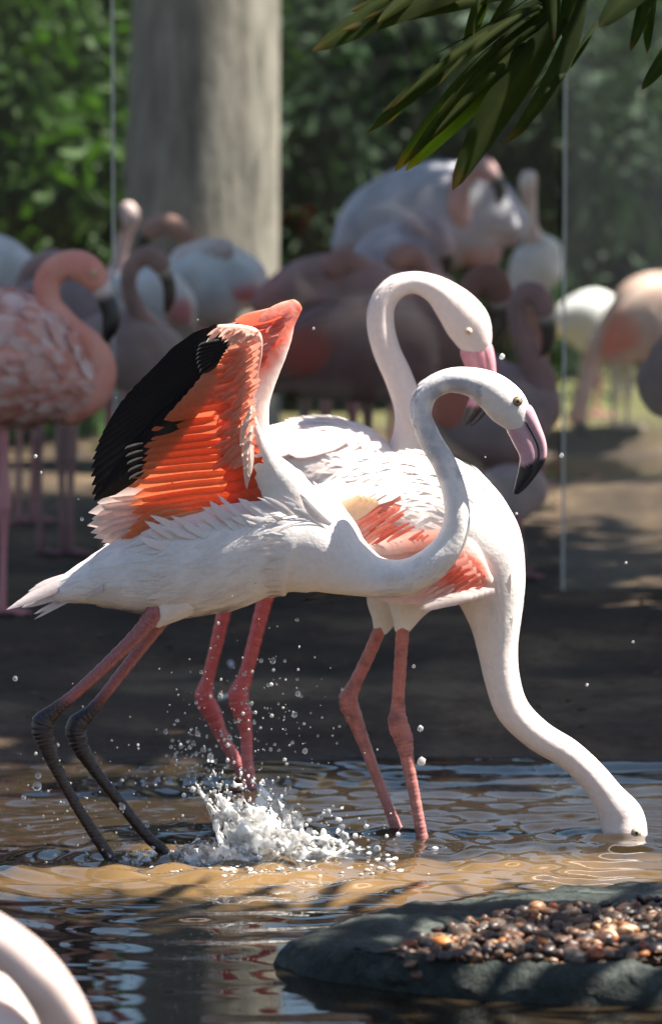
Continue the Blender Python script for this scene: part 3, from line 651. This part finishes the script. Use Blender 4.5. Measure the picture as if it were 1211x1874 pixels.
for i in range(4): w2f((690 - i*10, 916 - i*2), (600 - 12*i, 962 + 4*i), 30, lambda t, a: mixc((.84, .62, .40), (.84, .68, .6), t), .013)
# white shoulder feathers over the wing
for row in range(4):
    for i in range(10):
        x0 = 860 - 26*i - row*16 + random.uniform(-8, 8); y0 = 868 + 9*row + abs(i-4)*3 + (max(0, 3-i))*14 + random.uniform(-6, 6)
        feather(f2, P(x0, y0, Y2 - .098 + .016*(3-row)), P(x0 - 82, y0 + 26, Y2 - .101 + .014*(3-row)), 30*K(8.1), M['down'], (0, -.8, .6), 'shoulder_feather', colfn=mixc(WHITE, (.84, .70, .66), random.random()*.6), nl=6, arch=.01)
# ---- bird standing behind with raised hooked neck
Y3 = 8.72
f3 = empty('flamingo', G(450, 1430), 'white flamingo with bright coral legs and hooked upright neck standing behind', 'flamingo', 'white flamingos in the pond')
bag = Bag(); infos = []
for pts, sd_ in (([(385, 985, 24), (430, 930, 60), (500, 890, 105), (590, 892, 128), (680, 905, 115), (745, 905, 75)], .84),
             ([(715, 905, 70), (742, 850, 46), (752, 800, 34, -.01, 1), (750, 755, 28, -.02, 1), (731, 695, 26, -.02, 1), (707, 640, 25, -.02, 1), (696, 590, 25, -.02, 1), (700, 555, 24, -.02, 1), (722, 527, 22, -.02, 1), (758, 517, 20, -.02, 1), (797, 530, 26, -.02, .95), (832, 561, 37, -.02, .82), (856, 594, 41, -.02, .72), (868, 624, 33, -.02, .7), (872, 640, 25, -.02, .7)], .9)):
    V, Fc, col, I = loft(pts, Y3, sd_, 36, 9, lambda u, px, py, p: mixc((.83, .70, .65), WHITE, sstep(560, 500, py)*.5 + sstep(780, 880, py)), .018, 12, 9); bag.add(V, Fc, col); infos.append(I)
bag.build('body', M['plumage'], f3)
plumage(f3, infos[:1], .055, [1800], rg, lambda px, py, r: mixc(WHITE, (.84, .68, .66), r.uniform(0, .8)), lambda p: True)
plumage(f3, infos[1:], .016, [4200], rg, lambda px, py, r: mixc(WHITE, (.84, .66, .62), r.uniform(0, .9)), lambda p: p[1] < 820 and p[0] < 770, .02, 'neck_down', .2, .0)
bc3 = lambda u, px, py, p: mixc((.80, .33, .38), (.06, .045, .05), sstep(738, 748, py))
V, Fc, col, _ = loft([(869, 640, 28), (880, 690, 20), (876, 725, 16), (863, 752, 12), (851, 774, 5)], Y3 - .02, .6, 16, 7, bc3); mk('lower_bill', V, Fc, M['bill'], f3, col)
V, Fc, col, _ = loft([(884, 636, 17), (897, 690, 11), (893, 735, 8), (876, 762, 6), (860, 778, 3)], Y3 - .02, .8, 12, 6, bc3); mk('upper_bill', V, Fc, M['bill'], f3, col)
eye(f3, 857, 606, Y3 - .02 - .031, 5.5, (.62, .5, .3), (.78, .5, .45))
for x in range(16):
    r = (700 - 18*x + random.uniform(-8, 8), 808 - (x % 4)*5 + max(0, x-9)*5); t = (r[0] - 120, r[1] + 34 + 5*(x % 3))
    feather(f3, P(*r, Y3 - .062 - .006*(x % 4)), P(*t, Y3 - .09 - .004*(x % 4)), 46*K(Y3), M['down'], (0, -.8, .7), 'shoulder_feather', colfn=mixc((.84, .74, .72), (.84, .62, .58), random.random()), arch=.012)
lc3 = lambda u, px, py, p: mixc((.72, .11, .10), (.66, .2, .19), sstep(1280, 1420, py))
leg(f3, [(425, 1060, 15), (410, 1120, 13), (396, 1180, 12), (380, 1245, 12), (374, 1278, 18), (388, 1305, 17), (405, 1345, 12), (430, 1390, 11), (452, 1432, 11), (462, 1455, 10)], 8.80, lc3)
leg(f3, [(495, 1060, 16), (480, 1115, 14), (464, 1180, 13), (448, 1240, 14), (436, 1275, 19), (444, 1308, 17), (450, 1340, 12), (452, 1390, 11), (457, 1425, 11), (460, 1455, 10)], 8.70, lc3)

# ---- the flock on the bank
def bird(label, Y, parts, bill=None, legs=(), col=(.7, .5, .45), billc=None, legc_=(.55, .22, .22), patch=None, eyep=None, group='flamingos of the flock on the bank', feathers=0, wing=True, var=.25, coln=None, neck=(.98, .84, .80), ndy=.09):
    base = P(parts[0][len(parts[0])//2][0], 900, Y); gz = ground_z(base[0], base[1]); base[2] = gz
    e = empty('flamingo', base, label, 'flamingo', group)
    b = Bag(); infos = []
    sd = random.uniform(0, 50)
    dk = coln or tuple(c*.8 for c in col); lt = tuple(min(.85, c*1.12) for c in col)
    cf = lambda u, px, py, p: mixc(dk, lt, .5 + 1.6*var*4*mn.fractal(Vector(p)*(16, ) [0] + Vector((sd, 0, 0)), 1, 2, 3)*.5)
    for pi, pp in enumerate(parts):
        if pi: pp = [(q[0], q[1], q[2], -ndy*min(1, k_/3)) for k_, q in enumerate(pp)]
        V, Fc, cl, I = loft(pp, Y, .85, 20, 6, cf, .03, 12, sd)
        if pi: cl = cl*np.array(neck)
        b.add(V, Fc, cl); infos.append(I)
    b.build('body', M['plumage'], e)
    if bill:
        bf = billc or (lambda u, px, py, p: mixc((.72, .58, .52), BLACK, sstep(.36, .42, u)))
        V, Fc, cl, _ = loft(bill, Y - ndy, .7, 12, 5, bf); mk('bill', V, Fc, M['bill'], e, cl)
    for hx, hy, kx, ky, fx in legs:
        gz2 = ground_z((fx - CX)/F*Y, Y); fy = proj(0, Y, gz2 + .008)[1]; dY = random.uniform(-.05, .05); k_ = 8/Y
        leg(e, [(hx, hy, 15*k_, dY), ((hx+kx)/2, (hy+ky)/2, 11*k_, dY), (kx, ky, 18*k_, dY), (kx*.9 + fx*.1, ky*.85 + fy*.15, 12*k_, dY), ((kx+fx)/2, (ky+fy)/2, 9*k_, dY), (fx, fy, 10*k_, dY)], Y, legc_, 10)
    if wing and len(parts[0]) > 2:                 # folded wing lying on the near flank
        p0 = parts[0]; m = len(p0)//2
        V, Fc, cl, _ = loft([(p0[-1][0], p0[-1][1], p0[-1][2]*.35)] + [(q[0], q[1] - q[2]*.12, q[2]*.62) for q in p0[1:-1]][::-1] + [(p0[0][0], p0[0][1], max(6, p0[0][2]*.4))], Y - p0[m][2]*K(Y)*.52, .5, 16, 5, lambda u, px, py, p: mixc(cf(u, px, py, p), patch[3] if patch else col, (sstep(1.2, .5, math.hypot((px-patch[0])/patch[2], (py-patch[1])/patch[2])) if patch else 0)), .03, 15, sd); mk('wing', V, Fc, M['plumage'], e, cl)
    if feathers:
        plumage(e, infos[:1], .06, [feathers], rg, lambda px, py, r: mixc(dk, (.83, .66, .62), r.uniform(0, 1)), lambda p: True, .22, ratio=.5, arch=.02, steep=2)
    if eyep: eye(e, eyep[0], eyep[1], Y - ndy - eyep[2], eyep[3])
    return e
PK = (.80, .44, .36)
bird('pink flamingo in front of the screen edge, bill lowered, scalloped salmon back feathers', 10.95,
     [[(-200, 720, 20), (-130, 690, 60), (-50, 660, 110), (30, 660, 126), (105, 690, 98), (150, 712, 60)], [(120, 720, 60), (160, 712, 46), (182, 680, 32), (168, 636, 27), (118, 594, 26), (88, 550, 24), (90, 508, 25), (120, 484, 26), (155, 490, 29), (180, 515, 23)]],
     [(180, 515, 19), (193, 545, 17), (203, 575, 17), (201, 600, 15), (192, 625, 6)], [(6, 770, 8, 925, 4), (-60, 770, -66, 930, -60)], PK, None, (.58, .24, .25), (0, 680, 30, CORAL), (172, 500, .035, 5), feathers=1700, ndy=.03, wing=False, coln=(.74, .33, .26))
bird('pale flamingo behind the screen with neck bent and black bill hanging', 12.1,
     [[(110, 650, 25), (170, 640, 60), (245, 640, 78), (300, 655, 55)], [(290, 665, 45), (282, 612, 19), (250, 566, 16), (234, 518, 15), (245, 482, 16), (273, 468, 19), (298, 486, 18)]],
     [(298, 490, 14), (309, 520, 12), (310, 545, 11), (304, 570, 5)], [(200, 700, 196, 860, 190), (235, 705, 230, 870, 232)], (.52, .37, .36))
bird('white flamingo with pink tail coverts between bent-necked flamingo and screen', 13.0,
     [[(345, 590, 18), (325, 570, 45), (285, 550, 62), (240, 540, 50), (210, 530, 25)]], None, [(280, 600, 276, 720, 270), (260, 600, 262, 730, 258)], (.78, .74, .74), None, patch=(335, 580, 40, (.8, .3, .3)))
bird('plump white flamingo with tucked head and pink underside in front of thick trunk', 13.2,
     [[(478, 545, 22), (455, 530, 55), (400, 520, 80), (345, 505, 62), (318, 490, 30)], [(330, 480, 25), (350, 470, 26), (385, 458, 22), (420, 455, 16)]], None, [(385, 590, 384, 730, 380), (410, 592, 414, 735, 408)], (.80, .77, .78), None, patch=(450, 560, 45, (.8, .3, .33)))
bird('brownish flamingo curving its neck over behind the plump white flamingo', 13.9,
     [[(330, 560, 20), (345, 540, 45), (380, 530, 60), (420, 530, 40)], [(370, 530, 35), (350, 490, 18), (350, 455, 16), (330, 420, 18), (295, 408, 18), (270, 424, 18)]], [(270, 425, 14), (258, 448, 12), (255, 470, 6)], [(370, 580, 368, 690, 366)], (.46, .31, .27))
bird('slender pale flamingo holding its small head high beside the trunk', 14.4,
     [[(300, 560, 15), (270, 545, 45), (225, 530, 55), (200, 520, 30)], [(215, 525, 28), (218, 480, 14), (228, 430, 13), (238, 395, 18), (232, 378, 14)]], [(236, 385, 12), (222, 400, 10), (219, 420, 5)], [(240, 580, 240, 690, 238)], (.76, .66, .66))
bird('white flamingo with rounded back half hidden at the left screen', 13.0,
     [[(90, 540, 18), (50, 520, 50), (-20, 505, 80), (-90, 510, 60)]], None, [(-10, 570, -8, 720, -6), (30, 570, 36, 730, 34), (60, 560, 64, 720, 60)], (.78, .75, .77))
bird('greyish pink flamingo resting directly behind the pink flamingo with lowered bill', 12.4,
     [[(215, 600, 25), (180, 580, 60), (120, 565, 80), (60, 555, 60), (20, 560, 30)], [(60, 540, 40), (70, 495, 28), (100, 475, 20), (125, 490, 15)]], None, [(110, 640, 112, 830, 116), (140, 640, 130, 835, 128), (78, 640, 70, 800, 74)], (.46, .35, .37), None, (.4, .18, .2))
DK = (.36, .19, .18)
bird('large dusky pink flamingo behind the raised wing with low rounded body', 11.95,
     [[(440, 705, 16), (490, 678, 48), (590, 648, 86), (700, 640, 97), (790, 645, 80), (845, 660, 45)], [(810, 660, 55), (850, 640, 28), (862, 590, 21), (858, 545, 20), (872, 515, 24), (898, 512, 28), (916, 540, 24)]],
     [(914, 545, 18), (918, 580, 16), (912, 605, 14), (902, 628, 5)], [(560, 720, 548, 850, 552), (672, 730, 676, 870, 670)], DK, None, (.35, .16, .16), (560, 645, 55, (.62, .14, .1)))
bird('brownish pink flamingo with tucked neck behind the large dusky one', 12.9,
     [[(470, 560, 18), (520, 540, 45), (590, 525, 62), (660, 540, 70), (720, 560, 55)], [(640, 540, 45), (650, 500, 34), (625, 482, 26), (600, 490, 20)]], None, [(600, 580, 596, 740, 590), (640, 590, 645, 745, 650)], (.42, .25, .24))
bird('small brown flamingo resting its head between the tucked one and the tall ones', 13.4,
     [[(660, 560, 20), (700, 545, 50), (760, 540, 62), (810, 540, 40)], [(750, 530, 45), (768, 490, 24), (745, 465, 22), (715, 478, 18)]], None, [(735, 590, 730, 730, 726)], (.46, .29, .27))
bird('mauve flamingo with coral wing patch and small hooked neck near the screen joint', 11.85,
     [[(770, 760, 18), (800, 755, 55), (860, 752, 90), (930, 750, 104), (985, 730, 62)], [(960, 740, 60), (985, 695, 34), (968, 650, 23), (951, 600, 20), (946, 562, 19), (962, 535, 20), (983, 542, 22), (998, 570, 18)]],
     [(996, 572, 15), (1004, 605, 14), (1001, 632, 11), (991, 650, 4)], [(900, 840, 896, 980, 892), (930, 840, 934, 990, 930)], (.48, .33, .36), None, (.5, .2, .2), (815, 745, 70, (.8, .2, .14)))
bird('pale pink flamingo crouching low under the mauve flamingo', 11.7,
     [[(850, 950, 20), (880, 930, 40), (930, 905, 58), (975, 890, 40)]], None, [(925, 955, 920, 1020, 918), (945, 950, 950, 1020, 946)], (.74, .55, .54))
bird('tall grey-white flamingo with broad back and dark curved bill', 14.0,
     [[(620, 450, 20), (655, 430, 60), (740, 400, 92), (830, 392, 98), (900, 400, 75), (940, 415, 40)], [(890, 450, 45), (860, 450, 30), (842, 405, 22), (838, 355, 20), (850, 318, 21), (876, 305, 23), (898, 318, 18)]],
     [(896, 318, 15), (911, 335, 13), (915, 355, 10), (912, 372, 4)], [(760, 480, 756, 640, 752), (800, 480, 806, 645, 800)], (.50, .48, .54), neck=(1.0, .66, .58), ndy=.17)
bird('grey-white flamingo preening with head bent down before the tall broad one', 13.6,
     [[(650, 520, 20), (680, 490, 50), (730, 470, 66), (790, 470, 55)], [(720, 470, 40), (745, 425, 24), (770, 410, 20), (800, 425, 20), (815, 460, 18)]], [(815, 460, 14), (820, 485, 12), (814, 508, 5)], [(720, 530, 716, 650, 712)], (.52, .46, .52))
bird('small sunlit white flamingo stretching its neck straight up beside the screen joint', 14.6,
     [[(945, 540, 16), (960, 520, 36), (985, 480, 48), (1000, 450, 30)], [(985, 455, 26), (972, 420, 14), (968, 370, 13), (966, 335, 16), (968, 320, 14)]], None, [(975, 540, 976, 650, 972), (990, 540, 992, 650, 988)], (.82, .76, .72))
bird('brilliant white sunlit flamingo grazing on the far grass', 17.6,
     [[(1010, 600, 16), (1040, 590, 42), (1085, 590, 62), (1130, 600, 45)]], None, [(1075, 640, 1074, 700, 1072), (1092, 640, 1094, 705, 1090)], (.84, .80, .77))
bird('coral pink sunlit flamingo lowering its neck to the grass', 16.9,
     [[(1290, 560, 25), (1250, 560, 60), (1195, 580, 82), (1140, 615, 58), (1110, 640, 35)], [(1120, 625, 34), (1090, 645, 22), (1075, 690, 16), (1062, 740, 16), (1055, 765, 18)]], [(1055, 765, 14), (1066, 785, 12), (1075, 795, 5)], [(1150, 650, 1148, 720, 1146), (1128, 650, 1126, 720, 1122)], (.84, .56, .46), None, (.8, .6, .55), (1120, 620, 60, (.85, .25, .15)))
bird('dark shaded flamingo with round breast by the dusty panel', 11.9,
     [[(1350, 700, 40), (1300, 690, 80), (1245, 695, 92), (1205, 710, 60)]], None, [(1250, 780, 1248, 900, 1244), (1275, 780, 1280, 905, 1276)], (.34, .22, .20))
# ---- blurred bird close to the viewer, resting on the bank of the pond
YF = 5.15
fb = bird('pale out-of-focus flamingo with curved neck close by in the foreground', YF,
     [[(-420, 2050, 60), (-300, 1990, 150), (-150, 1960, 210), (0, 1960, 170), (70, 1980, 90)], [(40, 2010, 100), (125, 1960, 62), (120, 1880, 50), (70, 1790, 46), (5, 1730, 44), (-70, 1690, 42), (-140, 1690, 40), (-190, 1730, 44), (-215, 1790, 40)]],
     [(-215, 1790, 30), (-225, 1850, 26), (-215, 1900, 22), (-200, 1930, 8)], [(-160, 2120, -170, 2330, -160), (-110, 2120, -110, 2340, -105)], (.82, .70, .66), group='pale flamingo in the foreground')

# ------------------------------------------------------------ stone basin with gravel
def resample(loop, n):
    q = np.array(loop + [loop[0]], float); q = cr(q, 8); d = np.concatenate([[0], np.cumsum(np.linalg.norm(np.diff(q, axis=0), axis=1))])
    s = np.linspace(0, d[-1], n, endpoint=False); return np.stack([np.interp(s, d, q[:, i]) for i in range(q.shape[1])], 1)
out_px = [(500, 1766), (545, 1742), (640, 1712), (740, 1694), (900, 1672), (1050, 1655), (1211, 1645), (1400, 1640), (1560, 1662), (1600, 1720), (1520, 1790), (1350, 1836), (1211, 1842), (1000, 1838), (850, 1828), (700, 1812), (570, 1790)]
in_px = [(706, 1754), (735, 1736), (800, 1716), (880, 1703), (1000, 1690), (1100, 1682), (1211, 1672), (1380, 1668), (1500, 1690), (1520, 1722), (1450, 1760), (1320, 1776), (1211, 1776), (1050, 1776), (930, 1774), (820, 1770), (745, 1764)]
NB = 260
o3 = resample([tuple(G(a, b_, 0.)[:2]) for a, b_ in out_px], NB); i3 = resample([tuple(G(a, b_, .045)[:2]) for a, b_ in in_px], NB)
prof = [(-.02, -.2), (-.01, -.03), (0, .003), (.03, .016), (.07, .028), (.13, .038), (.22, .044), (.32, .049), (.42, .052), (.52, .054), (.62, .056), (.72, .056), (.82, .054), (.9, .05), (.96, .043), (1., .034), (1.04, .01)]
V = []
for k_, (f, z) in enumerate(prof):
    for j in range(NB):
        p = o3[j]*(1-f) + i3[j]*f
        nz = mn.fractal(Vector((p[0]*11, p[1]*11, z*30)), .8, 2, 5)
        V.append((p[0] + nz*.008, p[1] + nz*.008, z + (nz*.011 if z > 0.02 else 0)))
Fc = [(k_*NB + j, k_*NB + (j+1) % NB, (k_+1)*NB + (j+1) % NB, (k_+1)*NB + j) for k_ in range(len(prof)-1) for j in range(NB)]
Fc.append(tuple((len(prof)-1)*NB + j for j in range(NB)))
bs = empty('stone_basin', (float(o3[:, 0].mean()), float(o3[:, 1].mean()), 0), 'low dark mossy stone basin rim rising from the water', 'basin')
mk('rim', V, Fc, M['stone'], bs)
def inside(p, poly):
    c = False; j = len(poly)-1
    for i in range(len(poly)):
        if (poly[i][1] > p[1]) != (poly[j][1] > p[1]) and p[0] < (poly[j][0]-poly[i][0])*(p[1]-poly[i][1])/(poly[j][1]-poly[i][1]) + poly[i][0]: c = not c
        j = i
    return c
bm = bmesh.new(); bmesh.ops.create_icosphere(bm, subdivisions=2, radius=1); ico2 = np.array([v.co[:] for v in bm.verts]); icof = [tuple(v.index for v in f.verts) for f in bm.faces]; bm.free()
bm = bmesh.new(); bmesh.ops.create_icosphere(bm, subdivisions=1, radius=1); ico1 = np.array([v.co[:] for v in bm.verts]); icof1 = [tuple(v.index for v in f.verts) for f in bm.faces]; bm.free()
pal = [(.075, .035, .022), (.13, .06, .032), (.05, .032, .026), (.17, .08, .04), (.085, .065, .052), (.22, .12, .065), (.035, .026, .024), (.12, .075, .05)]
palw = [(.50, .17, .035), (.38, .18, .08), (.5, .3, .17), (.34, .085, .03)]
def pebble_geo(c, r, rgp):
    s = r*rgp.uniform(.65, 1.3, 3)*np.array((1.15, 1, .72)); v = ico2*s
    k1 = rgp.normal(size=3)*2.2/1.0; v = v*(1 + .13*np.sin(ico2@k1 + rgp.uniform(0, 6)))[:, None]
    for _q in range(3):
        pn = rgp.normal(size=3); pn /= np.linalg.norm(pn); dd = (ico2@pn) - rgp.uniform(.55, .8); v = v - np.maximum(dd, 0)[:, None]*pn*r*.9   # worn facets
    a = rgp.uniform(0, 6.28); t = rgp.normal()*.35
    Rz = np.array([[math.cos(a), -math.sin(a), 0], [math.sin(a), math.cos(a), 0], [0, 0, 1]]); Rx = np.array([[1, 0, 0], [0, math.cos(t), -math.sin(t)], [0, math.sin(t), math.cos(t)]])
    return v@Rx.T@Rz.T + np.array(c)
rp = np.random.default_rng(44); gb = Bag(); big = []
lo = i3.min(0); hi = i3.max(0); cnt = 0; cells = {}
for _ in range(9000):
    p = rp.uniform(lo, hi); lvl = rp.uniform() 
    if not inside(p, i3): continue
    r = rp.uniform(.008, .0145) if rp.uniform() < .8 else rp.uniform(.015, .021)
    key = (int(p[0]/.02), int(p[1]/.02)); ok = True
    for dx in (-1, 0, 1):
        for dy in (-1, 0, 1):
            for (q, rr) in cells.get((key[0]+dx, key[1]+dy), []):
                if np.hypot(*(p-q)) < (r+rr)*.72: ok = False
    if not ok: continue
    cells.setdefault(key, []).append((p, r)); px, py = proj(p[0], p[1], .06)
    z = .042 + rp.uniform(0, .014) + .018*smooth01(np.float64((px-720)/200))
    warm = rp.uniform() < .17
    c = np.array(palw[rp.integers(4)] if warm else pal[rp.integers(8)])*rp.uniform(.8, 1.3)
    v = pebble_geo((p[0], p[1], z), r, rp)
    if r > .0165 and px < 1230 and len(big) < 40: big.append((v, c, (p[0], p[1], z), warm)); continue
    gb.add(v, icof, c)
    cnt += 1
for _ in range(600):                      # lower filling layer
    p = rp.uniform(lo, hi)
    if inside(p, i3): gb.add(pebble_geo((p[0], p[1], .03), .014, rp), icof, np.array(pal[rp.integers(8)]))
tag(gb.build('gravel', M['pebble']), 'wet brown and orange gravel filling the stone basin', 'gravel', None, 'stuff')
for v, c, p, warm in big:
    o = mk('pebble', v, icof, M['pebble'], None, np.tile(c, (len(v), 1)))
    tag(o, 'large rounded orange-toned pebble lying on top of the basin gravel' if warm else 'large rounded dark brown pebble lying on top of the basin gravel', 'pebble', 'large orange pebbles' if warm else 'large dark pebbles')

# ------------------------------------------------------------ splash and spray
def remeshed(bag, vox, name, mat, label, cat):
    o = bag.build('tmp', mat); m = o.modifiers.new('r', 'REMESH'); m.mode = 'VOXEL'; m.voxel_size = vox
    s = o.modifiers.new('s', 'SMOOTH'); s.iterations = 2; s.factor = .5
    dg = bpy.context.evaluated_depsgraph_get(); me = bpy.data.meshes.new_from_object(o.evaluated_get(dg)); me.name = name
    old = o.data; bpy.data.objects.remove(o); bpy.data.meshes.remove(old)
    me.polygons.foreach_set('use_smooth', [True]*len(me.polygons)); 
    if not me.materials: me.materials.append(mat)
    ob = bpy.data.objects.new(name, me); C.objects.link(ob); return tag(ob, label, cat, None, 'stuff')
rs = np.random.default_rng(9); sb = Bag()
def blob(px, py, Y, r, st=1., ang=0., sq=.8):
    c = P(px, py, Y); v = ico1*np.array((1, sq, st))*r*K(Y); a = R(ang)
    v = v@np.array([[math.cos(a), 0, math.sin(a)], [0, 1, 0], [-math.sin(a), 0, math.cos(a)]]).T
    sb.add(v + c, icof1, (1, 1, 1))
YS = 7.98
def jet(x0, y0, x1, y1, r0, r1, n, Y0, wob=4):
    ph = rs.uniform(0, 6); dy = rs.uniform(-.05, .05)
    for i in range(n):
        t = i/(n-1); px = x0 + (x1-x0)*t + wob*math.sin(ph + 7*t) + rs.normal()*1.2; py = y0 + (y1-y0)*t + rs.normal()*1.5
        blob(px, py, Y0 + dy*t, (r0 + (r1-r0)*t)*rs.uniform(.75, 1.3), 1.3, 0)
def sheet(x0, x1, yb, topf, lean, Y0, bow, r, sd):
    n = int((x1-x0)/4.5)
    for i in range(n):
        u = i/(n-1); top = topf(u) + 26*mn.noise(Vector((u*9, sd, 0))) + 12*mn.noise(Vector((u*25, sd, 3)))
        m = max(2, int((yb-top)/4.5))
        for j in range(m):
            v = j/(m-1)
            hole = mn.fractal(Vector((u*7, v*5, sd*3)), 1, 2, 3)
            if hole > .12 + .3*(1-v)*1.2: continue
            px = x0 + (x1-x0)*u + lean*(v**1.5)*(1-.7*u) + 9*mn.noise(Vector((u*6, v*6, sd+7))); py = yb + (top-yb)*v
            blob(px, py, Y0 + bow*math.sin(u*3.14)*(.4+v*.6) + .018*mn.noise(Vector((u*8, v*8, sd+11))), r*(1.25-.5*v)*rs.uniform(.7, 1.25), 1., 0, .9)
sheet(410, 545, 1590, lambda u: 1425 + 75*u, -52, 7.97, -.09, 4.6, 1)
sheet(420, 560, 1592, lambda u: 1445 + 45*abs(u-.5), -40, 8.03, .06, 4.6, 2)
sheet(430, 640, 1596, lambda u: 1490 + 50*u, -24, 7.92, -.07, 4.8, 3)
sheet(520, 670, 1590, lambda u: 1520 + 30*u, 10, 8.02, .04, 4.6, 4)
sheet(340, 480, 1598, lambda u: 1540 + 14*u, -20, 7.86, -.04, 5, 5)
sheet(230, 340, 1594, lambda u: 1566 - 8*u, -8, 7.88, -.03, 4.2, 6)
sheet(440, 560, 1594, lambda u: 1465 + 40*u, -30, 7.95, -.05, 5, 7)
sheet(560, 740, 1590, lambda u: 1560 + 14*u, 6, 7.98, .03, 4, 8)
for i in range(90):
    q = rs.uniform(); px = 360 + 170*q + rs.normal()*8; py = 1425 + 60*q + rs.normal()*26
    for k_ in range(rs.integers(1, 5)): blob(px + k_*rs.normal()*2, py + k_*4, 7.97 + rs.uniform(-.05, .05), rs.uniform(1.8, 5), rs.uniform(.8, 1.6), 0)
for i in range(70):
    blob(rs.normal(600, 45), rs.normal(1535, 22), 8. + rs.uniform(-.06, .06), rs.uniform(3, 9), 1)
for i in range(34):
    x0 = rs.uniform(345, 430); jet(x0 + (390-x0)*.3, 1594, x0 + (x0-390)*.4, rs.uniform(1520, 1580), 4.5, 1.6, 14, 7.86 + rs.uniform(-.03, .03), 1)
for i in range(16):
    x0 = rs.uniform(170, 330); jet(x0, 1590, x0 + rs.normal()*20, rs.uniform(1530, 1575), 5, 2.5, 8, 7.88 + rs.uniform(-.04, .04))
for i in range(230):                      # foam lumps on the surface
    x0 = rs.normal(500, 110) if i % 3 else rs.uniform(240, 780); g0 = G(x0, rs.uniform(1545, 1604)); px, py = proj(*g0); blob(px, py, g0[1], rs.uniform(4, 9), .45, 0, 1.2)
remeshed(sb, .0032, 'splash', M['splash'], 'white water splash bursting up from the pond surface', 'splash')
db = Bag()
def drop(px, py, Y, r, st=1.):
    c = P(px, py, Y)
    if c[2] < r*K(Y): return
    v = ico1*np.array((1, 1, st))*r*K(Y); db.add(v + c, icof1, (1, 1, 1))
for i in range(560):
    u = rs.uniform()
    if u < .5: px, py = rs.normal(455, 80), rs.normal(1330, 90)
    elif u < .8: px, py = rs.normal(170, 110), rs.normal(1470, 60)
    elif u < .93: px, py = rs.normal(620, 70), rs.normal(1530, 35)
    else: px, py = rs.uniform(0, 1150), rs.uniform(560, 1400)
    r = min(6.5, rs.exponential(1.3) + 1.)
    drop(px, py, rs.uniform(7.72, 8.35), r, rs.uniform(.85, 1.3))
for i in range(60): drop(rs.normal(340, 26), rs.normal(1385, 30), 8.2, rs.uniform(1.2, 4.5), rs.uniform(.8, 1.8))
for px, py, r in ((771, 1394, 9), (769, 1334, 6.5), (545, 1270, 6), (68, 1440, 10), (28, 1242, 6), (70, 1420, 7), (224, 1478, 7), (385, 1385, 7), (558, 1375, 6), (757, 1220, 4), (945, 940, 3), (65, 835, 4), (75, 865, 3), (150, 950, 4), (1145, 1030, 3), (1158, 1175, 3)): drop(px, py, 7.85, r, 1.1)
tag(db.build('spray', M['drop']), 'loose clear water droplets flying around the splash', 'spray', None, 'stuff')

# ------------------------------------------------------------ small things on the bank
lr = np.random.default_rng(3); n = 900
cx = lr.uniform(-1.6, 1.6, n); cyy = lr.uniform(9.15, 13, n); cz = np.array([ground_z(a, b_) for a, b_ in zip(cx, cyy)]) + .006
V, Fc = leaf_geo(np.stack([cx, cyy, cz], 1), .035, lr, 0.)
V[:, 2] = np.repeat(cz, 4) + (V[:, 2] - np.repeat(cz, 4))*.25
tag(mk('leaf_litter', V, Fc, (lambda g: g.done(g.pr(g.ramp(g.noise(4, 2, .5, g.pos()).outputs[0], [(.4, (.07, .04, .02)), (.6, (.17, .10, .05))]).outputs[0], .8, None, .2)))(N('dry_leaf')), smooth=False), 'scattered dry brown leaf litter on the earth bank', 'leaf litter', None, 'stuff')
for px, py, L, a, lb in ((585, 1392, .045, 60, 'small white curled feather lying at the waterline between the coral legs and dipping bird'), (975, 1395, .03, 80, 'tiny white feather standing on the shore left of the long dipping neck'), (1010, 1398, .035, 150, 'white downy feather on the shore under the dipping neck'), (425, 1215, .04, 100, 'pale feather on the bank between the coral legs'), (400, 1290, .03, 30, 'small pale feather low on the bank by the coral legs')):
    p = G(px, py, .05); p[2] = ground_z(p[0], p[1]) + .01
    V, Fc, Cc = feather_geo(p, p + L*np.array((math.cos(R(a)), .3, .35)), L*.3, np.array((0, -1, .5)), arch=.15, colfn=(.8, .78, .8))
    tag(mk('loose_feather', V, Fc, M['feather'], None, Cc), lb, 'feather', 'loose feathers on the shore')
